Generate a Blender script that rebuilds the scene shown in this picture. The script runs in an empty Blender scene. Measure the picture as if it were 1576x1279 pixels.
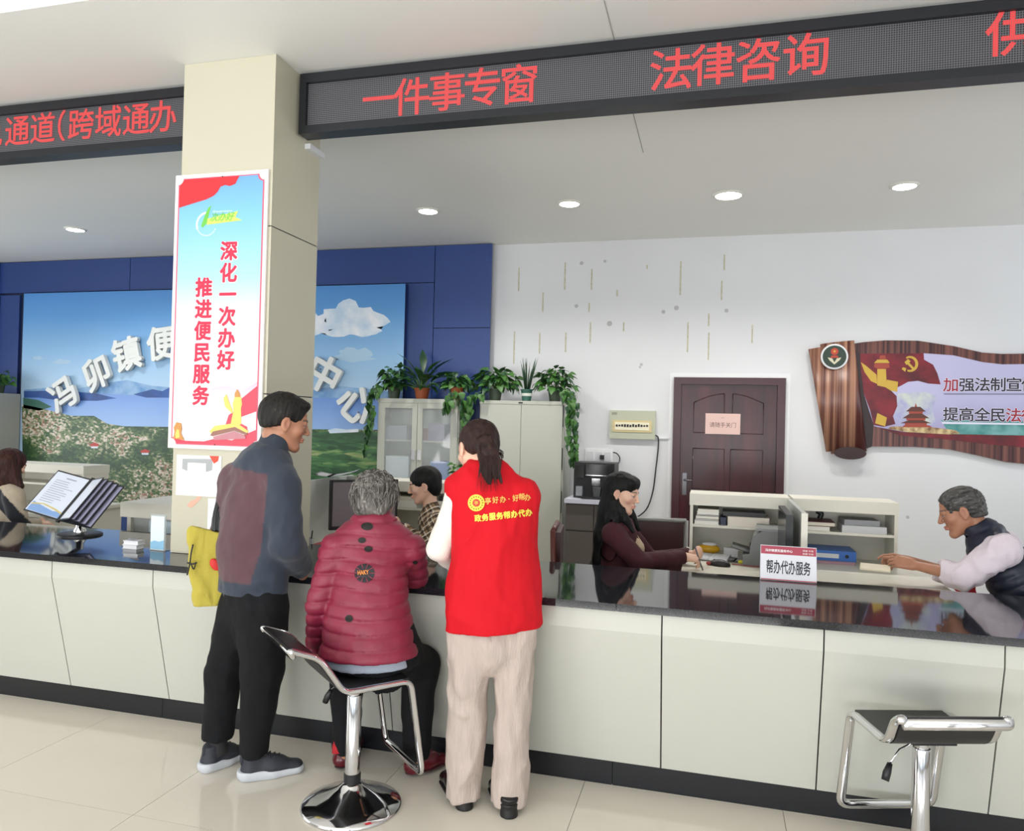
import bpy, bmesh, math, random
import numpy as np
from mathutils import Vector, Matrix, Euler

random.seed(7); rng = np.random.default_rng(7)
S = bpy.context.scene
COL = S.collection
R_ = math.radians

# ---------------------------------------------------------------- camera, world, lights, exposure
YAW, PITCH, ROLL, FPX = -0.26247741, 0.01091683, 0.02507869, 1158.74
_f = Vector((math.sin(YAW)*math.cos(PITCH), math.cos(YAW)*math.cos(PITCH), math.sin(PITCH)))
_r0 = Vector((math.cos(YAW), -math.sin(YAW), 0)); _u0 = _r0.cross(_f)
_r = _r0*math.cos(ROLL) + _u0*math.sin(ROLL); _u = -_r0*math.sin(ROLL) + _u0*math.cos(ROLL)
EYE = Vector((0, 0, 1.6))
cd = bpy.data.cameras.new('camera'); cam = bpy.data.objects.new('camera', cd); COL.objects.link(cam)
M = Matrix.Identity(4)
for i, v in enumerate((_r, _u, -_f)):
    for j in range(3): M[j][i] = v[j]
M.translation = EYE; cam.matrix_world = M
cd.sensor_fit = 'HORIZONTAL'; cd.sensor_width = 36; cd.lens = 36*FPX/1576; cd.clip_start = 0.05; cd.clip_end = 100
S.camera = cam

S.view_settings.view_transform = 'Standard'; S.view_settings.look = 'None'
S.view_settings.gamma = 1; S.view_settings.use_curve_mapping = False
S.view_settings.exposure = 0.36
w = bpy.data.worlds.new('daylight'); S.world = w; w.use_nodes = True
bg = w.node_tree.nodes['Background']; bg.inputs[0].default_value = (0.80, 0.90, 1.0, 1); bg.inputs[1].default_value = 1.2

def area(name, loc, rot, sx, sy, power, col=(1, 1, 1)):
    l = bpy.data.lights.new(name, 'AREA'); l.shape = 'RECTANGLE'; l.size = sx; l.size_y = sy; l.energy = power; l.color = col
    o = bpy.data.objects.new(name, l); COL.objects.link(o); o.location = loc; o.rotation_euler = rot
    return o
FRONT_WIN = [(-6.6, -3.2), (-2.6, 0.8), (1.4, 4.4)]          # openings in the wall behind the camera
for a, b in FRONT_WIN:
    area('window_and_fill_light', ((a+b)/2, -3.0, 1.75), (R_(90), 0, 0), b-a-0.1, 3.0, (9 if a < 1 else 5)*(b-a)/3.4, (1, 0.985, 0.95))
    area('ceiling_fill_light', ((a+b)/2, -2.9, 0.9), (R_(148), 0, 0), b-a-0.1, 1.6, (165 if a < 1 else 80)*(b-a)/3.4, (1, 0.99, 0.975))  # upward-tilted lamps added inside the openings to brighten the ceiling
area('window_and_fill_light', (4.9, 5.8, 1.9), (R_(90), 0, R_(90)), 2.6, 2.0, 24, (0.93, 0.97, 1.0))  # added fill lamp for the office, set at an invented right-hand window
area('window_and_fill_light', (-9.85, 3.2, 1.8), (R_(100), 0, R_(-90)), 6.0, 2.6, 150, (0.93, 0.97, 1.0))  # added fill lamp on the left; that wall has no window

def at(px, py, Y):                                          # photo pixel -> point on the plane Y
    d = _f*FPX + _r*(px-788) - _u*(py-639.5)
    return EYE + d*(Y/d.y)
def atz(px, py, z):
    d = _f*FPX + _r*(px-788) - _u*(py-639.5)
    return EYE + d*((z-1.6)/d.z)

# ---------------------------------------------------------------- helpers
def srgb(c):
    if isinstance(c, str): c = tuple(int(c[i:i+2], 16)/255 for i in (0, 2, 4))
    return tuple(((x/12.92) if x <= 0.04045 else ((x+0.055)/1.055)**2.4) for x in c)
_mats = {}
def mat(name, c, rough=0.5, metal=0.0, var=0.0, vs=8.0, bump=0.0, bs=60.0, spec=0.5, emit=0.0, alpha=1.0, stretch=(1, 1, 1), trans=0.0, coat=0.0, col2=None, attr=False, sheen=0.0):
    if name in _mats: return _mats[name]
    if not c: raise KeyError(name)
    m = bpy.data.materials.new(name); m.use_nodes = True; _mats[name] = m
    nt = m.node_tree; N = nt.nodes; L = nt.links; b = N['Principled BSDF']
    c = srgb(c); m.diffuse_color = (*c, 1)
    b.inputs['Base Color'].default_value = (*c, 1); b.inputs['Roughness'].default_value = rough
    b.inputs['Metallic'].default_value = metal; b.inputs['Specular IOR Level'].default_value = spec
    b.inputs['Alpha'].default_value = alpha; b.inputs['Transmission Weight'].default_value = trans
    b.inputs['Coat Weight'].default_value = coat; b.inputs['Sheen Weight'].default_value = sheen
    if emit: b.inputs['Emission Color'].default_value = (*c, 1); b.inputs['Emission Strength'].default_value = emit
    src = None
    if attr:
        a = N.new('ShaderNodeAttribute'); a.attribute_name = 'Col'; src = a.outputs['Color']; L.new(src, b.inputs['Base Color'])
    if var or bump:
        tc = N.new('ShaderNodeTexCoord'); mp = N.new('ShaderNodeMapping'); mp.inputs['Scale'].default_value = stretch
        L.new(tc.outputs['Object'], mp.inputs[0])
    if var:
        n = N.new('ShaderNodeTexNoise'); n.inputs['Scale'].default_value = vs; n.inputs['Detail'].default_value = 5
        L.new(mp.outputs[0], n.inputs['Vector'])
        mx = N.new('ShaderNodeMix'); mx.data_type = 'RGBA'
        c2 = srgb(col2) if col2 else tuple(max(0, x*(1-var)) for x in c)
        if attr: mx.blend_type = 'MULTIPLY'; mx.inputs[7].default_value = (1-var, 1-var, 1-var, 1); L.new(src, mx.inputs[6])
        else: mx.inputs[6].default_value = (*c, 1); mx.inputs[7].default_value = (*c2, 1)
        cr = N.new('ShaderNodeMapRange'); cr.inputs[1].default_value = 0.35; cr.inputs[2].default_value = 0.65
        L.new(n.outputs[0], cr.inputs[0]); L.new(cr.outputs[0], mx.inputs[0]); L.new(mx.outputs[2], b.inputs['Base Color'])
    if bump:
        n2 = N.new('ShaderNodeTexNoise'); n2.inputs['Scale'].default_value = bs; n2.inputs['Detail'].default_value = 3
        L.new(mp.outputs[0], n2.inputs['Vector'])
        bp = N.new('ShaderNodeBump'); bp.inputs['Strength'].default_value = bump; bp.inputs['Distance'].default_value = 0.01
        L.new(n2.outputs[0], bp.inputs['Height']); L.new(bp.outputs[0], b.inputs['Normal'])
    return m

def link(name, me, m=None, parent=None, smooth=False):
    o = bpy.data.objects.new(name, me); COL.objects.link(o)
    if m is not None: me.materials.clear(); me.materials.append(m)
    if parent is not None: o.parent = parent
    if smooth: me.polygons.foreach_set('use_smooth', [True]*len(me.polygons))
    return o
def bmobj(name, bm, m, parent=None, smooth=False, bevel=0.0, seg=2):
    if bevel:
        bmesh.ops.bevel(bm, geom=[e for e in bm.edges if e.is_manifold and e.calc_face_angle(0) > 0.6], offset=bevel, segments=seg, affect='EDGES', profile=0.5)
    me = bpy.data.meshes.new(name); bmesh.ops.recalc_face_normals(bm, faces=bm.faces); bm.to_mesh(me); bm.free()
    o = link(name, me, m, parent, smooth)
    if smooth and bevel: me.set_sharp_from_angle(angle=R_(50))
    return o
def bbox(bm, x0, x1, y0, y1, z0, z1, mtx=None):
    vs = [bm.verts.new((x, y, z)) for x in (x0, x1) for y in (y0, y1) for z in (z0, z1)]
    for f in ((0, 1, 3, 2), (4, 6, 7, 5), (0, 4, 5, 1), (2, 3, 7, 6), (0, 2, 6, 4), (1, 5, 7, 3)): bm.faces.new([vs[i] for i in f])
    if mtx is not None: bmesh.ops.transform(bm, matrix=mtx, verts=vs)
    return vs
def box(name, x0, x1, y0, y1, z0, z1, m, parent=None, bevel=0.0, mtx=None, seg=2):
    bm = bmesh.new(); bbox(bm, x0, x1, y0, y1, z0, z1, mtx); return bmobj(name, bm, m, parent, smooth=bool(bevel), bevel=bevel, seg=seg)
def tube_bm(bm, pts, rad, n=10, cap=True, flat=None, up=None):
    """sweep a ring along pts; rad a number or list; flat=(a,b) scales the two ring axes"""
    pts = [Vector(p) for p in pts]; rad = rad if isinstance(rad, (list, tuple)) else [rad]*len(pts)
    rings = []; prev = None
    for i, p in enumerate(pts):
        t = (pts[min(i+1, len(pts)-1)]-pts[max(i-1, 0)]).normalized()
        if prev is None:
            ref = Vector(up) if up else (Vector((0, 0, 1)) if abs(t.z) < 0.9 else Vector((1, 0, 0)))
            a = t.cross(ref).normalized()
        else:
            a = (prev - t*prev.dot(t)).normalized()
        prev = a; b = t.cross(a)
        fa, fb = flat if flat else (1, 1)
        rings.append([bm.verts.new(p + (a*math.cos(q)*fa + b*math.sin(q)*fb)*rad[i]) for q in [2*math.pi*k/n for k in range(n)]])
    for r0, r1 in zip(rings, rings[1:]):
        for k in range(n): bm.faces.new((r0[k], r0[(k+1) % n], r1[(k+1) % n], r1[k]))
    if cap: bm.faces.new(rings[0][::-1]); bm.faces.new(rings[-1])
def tube(name, pts, rad, m, parent=None, n=10, flat=None, up=None):
    bm = bmesh.new(); tube_bm(bm, pts, rad, n, True, flat, up); return bmobj(name, bm, m, parent, smooth=True)
def lathe(name, prof, m, parent=None, n=40, loc=(0, 0, 0), sharp=True, mtx=None):
    bm = bmesh.new(); rings = []
    for r, z in prof:
        rings.append([bm.verts.new((r*math.cos(2*math.pi*k/n), r*math.sin(2*math.pi*k/n), z)) for k in range(n)])
    for a, b in zip(rings, rings[1:]):
        for k in range(n): bm.faces.new((a[k], a[(k+1) % n], b[(k+1) % n], b[k]))
    bm.faces.new(rings[0][::-1]); bm.faces.new(rings[-1])
    bmesh.ops.transform(bm, matrix=(mtx or Matrix.Translation(loc)), verts=bm.verts)
    o = bmobj(name, bm, m, parent, smooth=True)
    if sharp: o.data.set_sharp_from_angle(angle=R_(40))
    return o
def bez(pts, n=8):
    """Catmull-Rom through pts"""
    P = [Vector(p) for p in pts]; P = [P[0]*2-P[1]] + P + [P[-1]*2-P[-2]]; out = []
    for i in range(1, len(P)-2):
        for k in range(n):
            t = k/n
            out.append(0.5*((2*P[i]) + (-P[i-1]+P[i+1])*t + (2*P[i-1]-5*P[i]+4*P[i+1]-P[i+2])*t*t + (-P[i-1]+3*P[i]-3*P[i+1]+P[i+2])*t**3))
    out.append(P[-2]); return out
def fillet(pts, r, n=5):
    P = [Vector(p) for p in pts]; out = [P[0]]
    for a, b, c in zip(P, P[1:], P[2:]):
        d0 = (a-b).normalized(); d1 = (c-b).normalized(); k = min(r, (a-b).length*0.45, (c-b).length*0.45)
        s, e = b+d0*k, b+d1*k
        for i in range(n+1):
            t = i/n; out.append(s*(1-t)**2 + b*2*t*(1-t) + e*t*t)
    out.append(P[-1]); return out
def thing(name, label, cat, loc=(0, 0, 0), rot=0.0, group=None):
    o = bpy.data.objects.new(name, None); COL.objects.link(o); o.location = loc; o.rotation_euler = (0, 0, rot); o.empty_display_size = 0.1
    return tag(o, label, cat, group)
def tag(o, label, cat, group=None):
    o['label'] = label; o['category'] = cat
    if group: o['group'] = group
    return o
def struct(o, label=None):
    o['kind'] = 'structure'
    if label: o['label'] = label
    return o
def group_empty(name):
    o = bpy.data.objects.new(name, None); COL.objects.link(o); o['kind'] = 'structure'; return o
FACE = Matrix(((1, 0, 0, 0), (0, 0, -1, 0), (0, 1, 0, 0), (0, 0, 0, 1)))     # local xy -> world xz, facing -Y
def bolden(me, off):
    if not off: return me
    bm = bmesh.new()
    for k in range(8):
        a = math.pi*k/4; t = Matrix.Translation((off*math.cos(a), off*math.sin(a), 0.00002*k)); me.transform(t); bm.from_mesh(me); me.transform(t.inverted())
    bm.to_mesh(me); bm.free(); return me
def text(name, body, m, parent, mtx, w=None, h=None, off=0.0, ext=0.0, size=1.0, shear=0.0, space=1.0):
    """lettering as a mesh centred on the origin of mtx (local x right, y up); w,h the size of the whole line"""
    c = bpy.data.curves.new(name, 'FONT'); c.body = body; c.size = 1; c.extrude = ext; c.shear = shear; c.space_character = space; c.resolution_u = 3
    o = bpy.data.objects.new(name, c); COL.objects.link(o); bpy.context.view_layer.update()
    me = bpy.data.meshes.new_from_object(o.evaluated_get(bpy.context.evaluated_depsgraph_get()))
    bpy.data.objects.remove(o); bpy.data.curves.remove(c); me = bolden(me, off)
    n = len(me.vertices); co = np.empty(n*3, np.float32); me.vertices.foreach_get('co', co); co = co.reshape(-1, 3)
    lo, hi = co.min(0), co.max(0); cen = (lo+hi)/2; cen[2] = 0
    sx = w/(hi[0]-lo[0]) if w else size
    sy = h/(hi[1]-lo[1]) if h else (sx if w else size)
    if h and not w: sx = sy
    co = (co-cen)*np.array([sx, sy, 1 if not ext else 1], np.float32)
    me.vertices.foreach_set('co', co.ravel()); me.transform(mtx); me.update(); me.name = name
    if m is None: return link(name, me)
    return link(name, me, m, parent)
def glyph(name, ch, m, parent, mtx, s, off=0.0, ext=0.0):
    """one character in an em box of side s, centred"""
    c = bpy.data.curves.new(name, 'FONT'); c.body = ch; c.size = 1; c.extrude = ext; c.resolution_u = 3
    o = bpy.data.objects.new(name, c); COL.objects.link(o); bpy.context.view_layer.update()
    me = bpy.data.meshes.new_from_object(o.evaluated_get(bpy.context.evaluated_depsgraph_get()))
    bpy.data.objects.remove(o); bpy.data.curves.remove(c); me = bolden(me, off)
    me.transform(mtx @ Matrix.Diagonal((s, s, 1, 1)) @ Matrix.Translation((-0.5, -0.38, 0))); me.update(); me.name = name
    return link(name, me, m, parent)
def decal(name, pts, m, parent, mtx, t=0.0008):
    """thin printed shape: polygon in local xy given a small real thickness"""
    bm = bmesh.new(); vs = [bm.verts.new((x, y, 0)) for x, y in pts]; f = bm.faces.new(vs)
    bmesh.ops.triangulate(bm, faces=[f])
    bmesh.ops.transform(bm, matrix=mtx, verts=bm.verts)
    me = bpy.data.meshes.new(name); bm.normal_update(); bm.to_mesh(me); bm.free(); return link(name, me, m, parent)
def disc(name, x, y, r, m, parent, mtx, n=28, ry=None):
    return decal(name, [(x+r*math.cos(2*math.pi*k/n), y+(ry or r)*math.sin(2*math.pi*k/n)) for k in range(n)], m, parent, mtx)
def star_pts(x, y, r, rot=0.0):
    return [(x+(r if k % 2 == 0 else r*0.4)*math.sin(rot+k*math.pi/5), y+(r if k % 2 == 0 else r*0.4)*math.cos(rot+k*math.pi/5)) for k in range(10)]
def copy_tree(o, parent=None):
    c = o.copy(); COL.objects.link(c); c.parent = parent
    for ch in list(o.children): copy_tree(ch, c)
    return c

# ---------------------------------------------------------------- the room
CZ = 3.53
m_wall = mat('white_wall_paint', 'd9dadd', 0.75, var=0.03, vs=1.5)
m_ceil = mat('ceiling_paint', 'e6e6e2', 0.5, var=0.03, vs=0.6)
m_cream = mat('cream_cladding', 'c5c1ad', 0.28, var=0.03, vs=0.8)
m_black = mat('black_plastic', '17181b', 0.45)
m_navy = mat('navy_panel', '28427e', 0.35, var=0.06, vs=1.2)
m_groove = mat('dark_joint', '2a2a2c', 0.8)
m_chrome = mat('chrome', 'd8d8da', 0.08, 1.0)
m_white = mat('white_laminate', 'dcdbd2', 0.4, var=0.02, vs=3)
m_grout = mat('tile_grout', '8f8674', 0.8)
m_tile = mat('polished_tile', 'dcd5c8', 0.09, var=0.05, vs=1.3, spec=0.5)
m_red = mat('flag_red', 'dc2a34', 0.5)
m_gold = mat('gold_print', 'e8c14a', 0.5)

floor = struct(box('floor', -10, 5, -3.2, 7.9, -0.12, -0.006, m_grout))
TS = 0.8403
tile_me = None
for i in range(-8, 4):
    for j in range(-2, 5):
        if (3.378-TS*(j+1)) > 3.5 and False: continue
        x0 = 0.3135+TS*i; y0 = 3.378-TS*(4-j)-TS*0
        if tile_me is None:
            o = box('tile', 0.0012, TS-0.0012, 0.0012, TS-0.0012, -0.02, 0, m_tile, floor); tile_me = o.data
        else:
            o = bpy.data.objects.new('tile', tile_me); COL.objects.link(o); o.parent = floor
        o.location = (x0, y0, 0)
ceiling = struct(box('ceiling', -10, 5, 2.853, 7.95, CZ, CZ+0.2, m_ceil))
a_, b_c = atz(930, 0, CZ), atz(990, 235, CZ)
box('joint', b_c.x-.003, b_c.x+.003, a_.y, b_c.y, CZ-.0015, CZ, mat('ceiling_joint', 'a9a9a4', .8), ceiling)
m_ceil2 = mat('bright_ceiling_paint', 'ecebe6', 0.6)
struct(box('ceiling', -10, 5, -3.2, 2.853, CZ+0.06, CZ+0.2, m_ceil2))
o = struct(box('wall_back', -10, 5, 7.8, 7.95, -0.05, CZ+0.1, m_wall))
struct(box('wall_left', -10.1, -9.95, -3.2, 7.9, -0.05, CZ+0.2, m_wall))
wr = bmesh.new()
bbox(wr, 4.95, 5.1, -3.2, 4.4, -0.05, CZ+0.2); bbox(wr, 4.95, 5.1, 7.2, 7.9, -0.05, CZ+0.2); bbox(wr, 4.95, 5.1, 4.4, 7.2, -0.05, 0.85); bbox(wr, 4.95, 5.1, 4.4, 7.2, 2.95, CZ+0.2)  # opening made up to go with the added office fill lamp
struct(bmobj('wall_right', wr, m_wall))
wf = bmesh.new(); xs = [-10]+[v for p in FRONT_WIN for v in p]+[5]
for a, b in zip(xs[0::2], xs[1::2]): bbox(wf, a, b, -3.2, -3.05, -0.05, CZ+0.2)
for a, b in FRONT_WIN: bbox(wf, a, b, -3.2, -3.05, 3.3, CZ+0.2)
struct(bmobj('wall_front', wf, m_wall))
m_alu = mat('window_aluminium', '8d9094', 0.4, 0.6)
for k, (a, b) in enumerate(FRONT_WIN):
    wn = group_empty('window_%d' % (k+1)); bm = bmesh.new()
    for x in (a+0.03, (a+b)/2, b-0.03): bbox(bm, x-0.03, x+0.03, -3.16, -3.09, 0, 3.3)
    for z in (0.03, 2.4, 3.27): bbox(bm, a, b, -3.16, -3.09, z-0.03, z+0.03)
    bmobj('window_frame', bm, m_alu, wn)
struct(box('trim_1', 4.9, 4.95, 4.4, 7.2, 0.83, 0.87, m_alu))

# wall scuffs: thin glue marks where notices used to hang
m_glue = mat('old_glue_mark', 'c8c4aa', 0.8, var=0.25, vs=30)
wb = o
marks = [(799, 412, 36), (870, 404, 42), (911, 414, 32), (836, 450, 30), (950, 446, 10), (907, 466, 14), (1048, 402, 52), (1115, 392, 24), (1111, 432, 30), (1091, 482, 20),
         (1059, 496, 46), (1091, 512, 42), (792, 510, 50), (831, 512, 32), (871, 512, 30), (909, 496, 32), (960, 496, 14), (996, 408, 6), (1158, 500, 28)]
for x, y, l in marks:
    a = at(x, y, 7.8); b = at(x-0.03*l, y+l, 7.8)
    box('glue_mark', a.x-0.007, a.x+0.007, 7.797, 7.8, b.z, a.z, m_glue, wb)
for x, y, r in [(931, 402, 4), (1041, 474, 6), (987, 561, 4), (938, 498, 7), (1397, 796, 4), (985, 565, 3), (1118, 478, 5), (1021, 480, 5), (887, 471, 5), (895, 405, 5)]:
    a = at(x, y, 7.8); lathe('wall_stain', [(r*0.004, 0), (r*0.0035, 0.002)], mat('grey_stain', 'b4b4b4', 0.9), wb, 10, mtx=Matrix.Translation((a.x, 7.8, a.z)) @ Matrix.Rotation(R_(90), 4, 'X'))

# downlights
m_lamp = mat('lamp_diffuser', 'ffffff', emit=9)
lx = [(-6.527, 'far left, beyond the poster column'), (-3.9, None), (-2.569, 'just right of the clad column'), (-1.257, 'second right of the clad column'), (0.073, 'in front of the dark red door, the brightest'), (1.391, 'furthest right, above the scroll sign'), (-5.21, None)]
words = {0: 'small round ceiling downlight nearest the left side of the room', 2: 'round ceiling downlight just right of the white column', 3: 'round ceiling downlight second to the right of the white column',
         4: 'larger glowing round ceiling downlight in front of the dark red door', 5: 'round ceiling downlight above the wooden scroll sign'}
for k, (x, _) in enumerate(lx):
    if k not in words: continue
    t = thing('ceiling_light', words[k], 'ceiling light', (x, 6.42, CZ), group='recessed ceiling downlights')
    r = 0.105 if k == 4 else 0.085
    lathe('diffuser', [(r*0.97, -0.012), (r, 0.0)], m_lamp, t, 28)
    bm = bmesh.new()
    rr = [(r, 0), (r, -0.012), (r+0.006, -0.014), (r+0.022, -0.004), (r+0.022, 0)]
    rings = [[bm.verts.new((q*math.cos(2*math.pi*i/28), q*math.sin(2*math.pi*i/28), z)) for i in range(28)] for q, z in rr]
    for a, b in zip(rings, rings[1:]):
        for i in range(28): bm.faces.new((a[i], a[(i+1) % 28], b[(i+1) % 28], b[i]))
    bmobj('trim_ring', bm, m_white, t, smooth=True)
    l = bpy.data.lights.new('downlight', 'SPOT'); l.energy = 120; l.spot_size = R_(140); l.spot_blend = 1; l.shadow_soft_size = 0.09; l.color = (1, 0.97, 0.92)
    lo = bpy.data.objects.new('downlight', l); COL.objects.link(lo); lo.parent = t; lo.location = (0, 0, -0.03)

# clad column standing through the counter
colm = group_empty('column')
CX0, CX1, CY0, CY1 = -2.853, -2.285, 3.5, 3.978
box('core', CX0+0.006, CX1-0.006, CY0+0.006, CY1-0.006, 0.852, CZ, m_groove, colm)
for a, b in ((0.852, 1.722), (1.728, 2.612), (2.618, CZ-0.001)):
    for nm, x0, x1, y0, y1 in (('panel', CX0, CX1, CY0, CY0+0.006), ('panel', CX1-0.006, CX1, CY0+0.007, CY1), ('panel', CX0, CX0+0.006, CY0+0.007, CY1), ('panel', CX0+0.006, CX1-0.006, CY1-0.006, CY1)):
        box(nm, x0, x1, y0, y1, a, b, m_cream, colm)

box('ledge', CX1, CX1+.035, 3.81, CY1, 3.135, 3.165, m_wall, colm)

# blue feature wall: panels with real joints, behind the mural
fw = group_empty('wall_feature')
m_navy2 = m_navy
box('backing', -9.12, -2.36, 7.72, 7.8, 0, 3.525, mat('navy_backing', '131d3f', 0.6), fw)
def pan(x0, x1, z0, z1, y=7.69): box('panel', x0+0.004, x1-0.004, y, 7.722, z0+0.004, z1-0.004, m_navy, fw, bevel=0.003, seg=1)
pan(-2.98, -2.33, 2.62, 3.525); pan(-2.98, -2.33, 0.0, 2.62); pan(-3.42, -2.98, 0.0, 3.12)
for a, b in ((-9.0, -6.97), (-6.97, -4.97), (-4.97, -2.98)): pan(a, b, 3.12, 3.525)
pan(-9.12, -9.0, 0, 3.525, 7.64)
pan(-8.98, -8.66, 0, 3.10); pan(-8.66, -3.42, 0, 0.5)

# ---------------------------------------------------------------- long service counter
m_front = mat('counter_front_laminate', 'c2c3ba', 0.25, var=0.02, vs=1.0)
m_granite = mat('black_granite', '15161a', 0.05, var=0.5, vs=220, col2='2a2c32', spec=0.6)
m_kick = mat('black_kick_tile', '1b1d22', 0.25)
ct = thing('service_counter', 'long cream service counter with polished black stone top and black kick board', 'counter', (0, 3.2, 0))
ct.matrix_world = Matrix.Identity(4)
box('countertop', -9.9, -0.384, 3.2, 4.05, 0.818, 0.85, m_granite, ct, bevel=0.004)
box('countertop', -0.382, 3.1, 3.2, 4.05, 0.818, 0.85, m_granite, ct, bevel=0.004)
box('carcass', -9.9, 3.1, 3.40, 3.98, 0.0, 0.70, m_groove, ct)
box('carcass_top', -9.9, 3.1, 3.262, 4.0, 0.70, 0.817, m_groove, ct)
PW = 0.6335
for k in range(-10, 4):
    x0 = -0.1905+PW*k; x1 = x0+PW-0.006
    bm = bmesh.new(); pr = [(3.225, .817), (3.225, .728), (3.372, .112), (3.40, .112), (3.26, .728), (3.26, .817)]
    a = [bm.verts.new((x0, y, z)) for y, z in pr]; b = [bm.verts.new((x1, y, z)) for y, z in pr]
    for i in range(6): bm.faces.new((a[i], a[(i+1) % 6], b[(i+1) % 6], b[i]))
    bm.faces.new(a[::-1]); bm.faces.new(b)
    bmobj('front_panel', bm, m_front, ct)
for k in range(-3, 2):
    x0 = -0.404+2.376*k; box('kick_board', x0, x0+2.373, 3.388, 3.40, 0.0, 0.111, m_kick, ct)

# ---------------------------------------------------------------- LED message boards under the ceiling
def led_mat(name, lit):
    m = bpy.data.materials.new(name); m.use_nodes = True; nt = m.node_tree; N = nt.nodes; L = nt.links; b = N['Principled BSDF']
    tc = N.new('ShaderNodeTexCoord'); sp = N.new('ShaderNodeSeparateXYZ'); L.new(tc.outputs['Object'], sp.inputs[0])
    outs = []
    for ax in ('X', 'Z'):
        d = N.new('ShaderNodeMath'); d.operation = 'DIVIDE'; d.inputs[1].default_value = 0.0105; L.new(sp.outputs[ax], d.inputs[0])
        f = N.new('ShaderNodeMath'); f.operation = 'FRACT'; L.new(d.outputs[0], f.inputs[0])
        g = N.new('ShaderNodeMath'); g.operation = 'LESS_THAN'; g.inputs[1].default_value = 0.30; L.new(f.outputs[0], g.inputs[0]); outs.append(g)
    mx = N.new('ShaderNodeMath'); mx.operation = 'MAXIMUM'; L.new(outs[0].outputs[0], mx.inputs[0]); L.new(outs[1].outputs[0], mx.inputs[1])
    c = N.new('ShaderNodeMix'); c.data_type = 'RGBA'; L.new(mx.outputs[0], c.inputs[0])
    c.inputs[6].default_value = (0.012, 0.012, 0.015, 1); c.inputs[7].default_value = (0.13, 0.13, 0.145, 1)
    b.inputs['Roughness'].default_value = 0.45
    if lit:
        c.inputs[6].default_value = (0.95, 0.04, 0.045, 1); c.inputs[7].default_value = (0.50, 0.08, 0.08, 1)
        L.new(c.outputs[2], b.inputs['Emission Color']); b.inputs['Emission Strength'].default_value = 0.85; b.inputs['Base Color'].default_value = (0.05, 0.01, 0.01, 1)
    else: L.new(c.outputs[2], b.inputs['Base Color'])
    return m
m_led = led_mat('led_matrix', False); m_lit = led_mat('led_lit', True)
m_lframe = mat('led_frame', '24262b', 0.35, 0.3)
def led_board(x0, x1, label, chars):
    t = thing('led_message_board', label, 'led sign', (0, 0, 0))
    z0, z1 = 3.178, 3.512
    box('housing', x0+0.01, x1-0.01, 3.74, 3.80, z0+0.004, z1-0.004, m_black, t)
    box('screen', x0+0.035, x1-0.035, 3.722, 3.742, z0+0.035, z1-0.045, m_led, t)
    for nm, a, b, c, d in (('frame_bar', x0, x1, z0, z0+0.044), ('frame_bar', x0, x1, z1-0.052, z1), ('frame_bar', x0, x0+0.04, z0+0.044, z1-0.052), ('frame_bar', x1-0.04, x1, z0+0.044, z1-0.052)):
        box(nm, a, b, 3.70, 3.80 if c == z0 else 3.76, c, d, m_lframe, t, bevel=0.006)
    box('hanger', x0+0.3, x0+0.36, 3.75, 3.79, z1-0.01, CZ, m_black, t); box('hanger', x1-0.36, x1-0.3, 3.75, 3.79, z1-0.01, CZ, m_black, t)
    for ch, px, py, s in chars:
        p = at(px, py, 3.722); glyph('lit_character', ch, m_lit, t, Matrix.Translation((p.x, 3.7195, p.z)) @ FACE, s, off=0.012)
led_board(-2.262, 2.9, 'long black led message board right of the column with red Chinese characters',
          [('一', 583, 152, .2), ('件', 634, 148, .215), ('事', 688, 141, .215), ('专', 743, 134, .215), ('窗', 799, 129, .215),
           ('法', 1033, 107, .215), ('律', 1097, 99, .215), ('咨', 1167, 92, .215), ('询', 1241, 84, .215), ('供', 1558, 50, .215)])
led_board(-7.4, -2.862, 'black led message board left of the column with dense red characters',
          [('色', -14, 205, .2), ('通', 27, 201, .2), ('道', 66, 197, .2), ('（', 82, 195, .2), ('跨', 125, 191, .2), ('域', 167, 187, .2), ('通', 210, 183, .2), ('办', 251, 179, .2)])

# ---------------------------------------------------------------- poster hung on the column front
m_paperw = mat('poster_white', 'f3ece8', 0.35)
m_pink = mat('poster_pink_line', 'd8607a', 0.4)
def grad(name, stops, rough=0.35, axis='Z', lo=0, hi=1, noise=0.0, ns=3.0):
    m = bpy.data.materials.new(name); m.use_nodes = True; nt = m.node_tree; N = nt.nodes; L = nt.links; b = N['Principled BSDF']
    tc = N.new('ShaderNodeTexCoord'); sp = N.new('ShaderNodeSeparateXYZ'); L.new(tc.outputs['Object'], sp.inputs[0])
    mr = N.new('ShaderNodeMapRange'); mr.inputs[1].default_value = lo; mr.inputs[2].default_value = hi; L.new(sp.outputs[axis], mr.inputs[0])
    src = mr.outputs[0]
    if noise:
        n = N.new('ShaderNodeTexNoise'); n.inputs['Scale'].default_value = ns; n.inputs['Detail'].default_value = 6; L.new(tc.outputs['Object'], n.inputs['Vector'])
        a = N.new('ShaderNodeMath'); a.operation = 'MULTIPLY_ADD'; a.inputs[1].default_value = noise; L.new(n.outputs[0], a.inputs[0]); L.new(src, a.inputs[2])
        s = N.new('ShaderNodeMath'); s.operation = 'SUBTRACT'; s.inputs[1].default_value = noise/2; L.new(a.outputs[0], s.inputs[0]); src = s.outputs[0]
    r = N.new('ShaderNodeValToRGB'); L.new(src, r.inputs[0]); e = r.color_ramp.elements
    e[0].position, e[0].color = stops[0][0], (*srgb(stops[0][1]), 1); e[1].position, e[1].color = stops[-1][0], (*srgb(stops[-1][1]), 1)
    for p, c in stops[1:-1]: q = e.new(p); q.color = (*srgb(c), 1)
    L.new(r.outputs[0], b.inputs['Base Color']); b.inputs['Roughness'].default_value = rough
    return m
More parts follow.
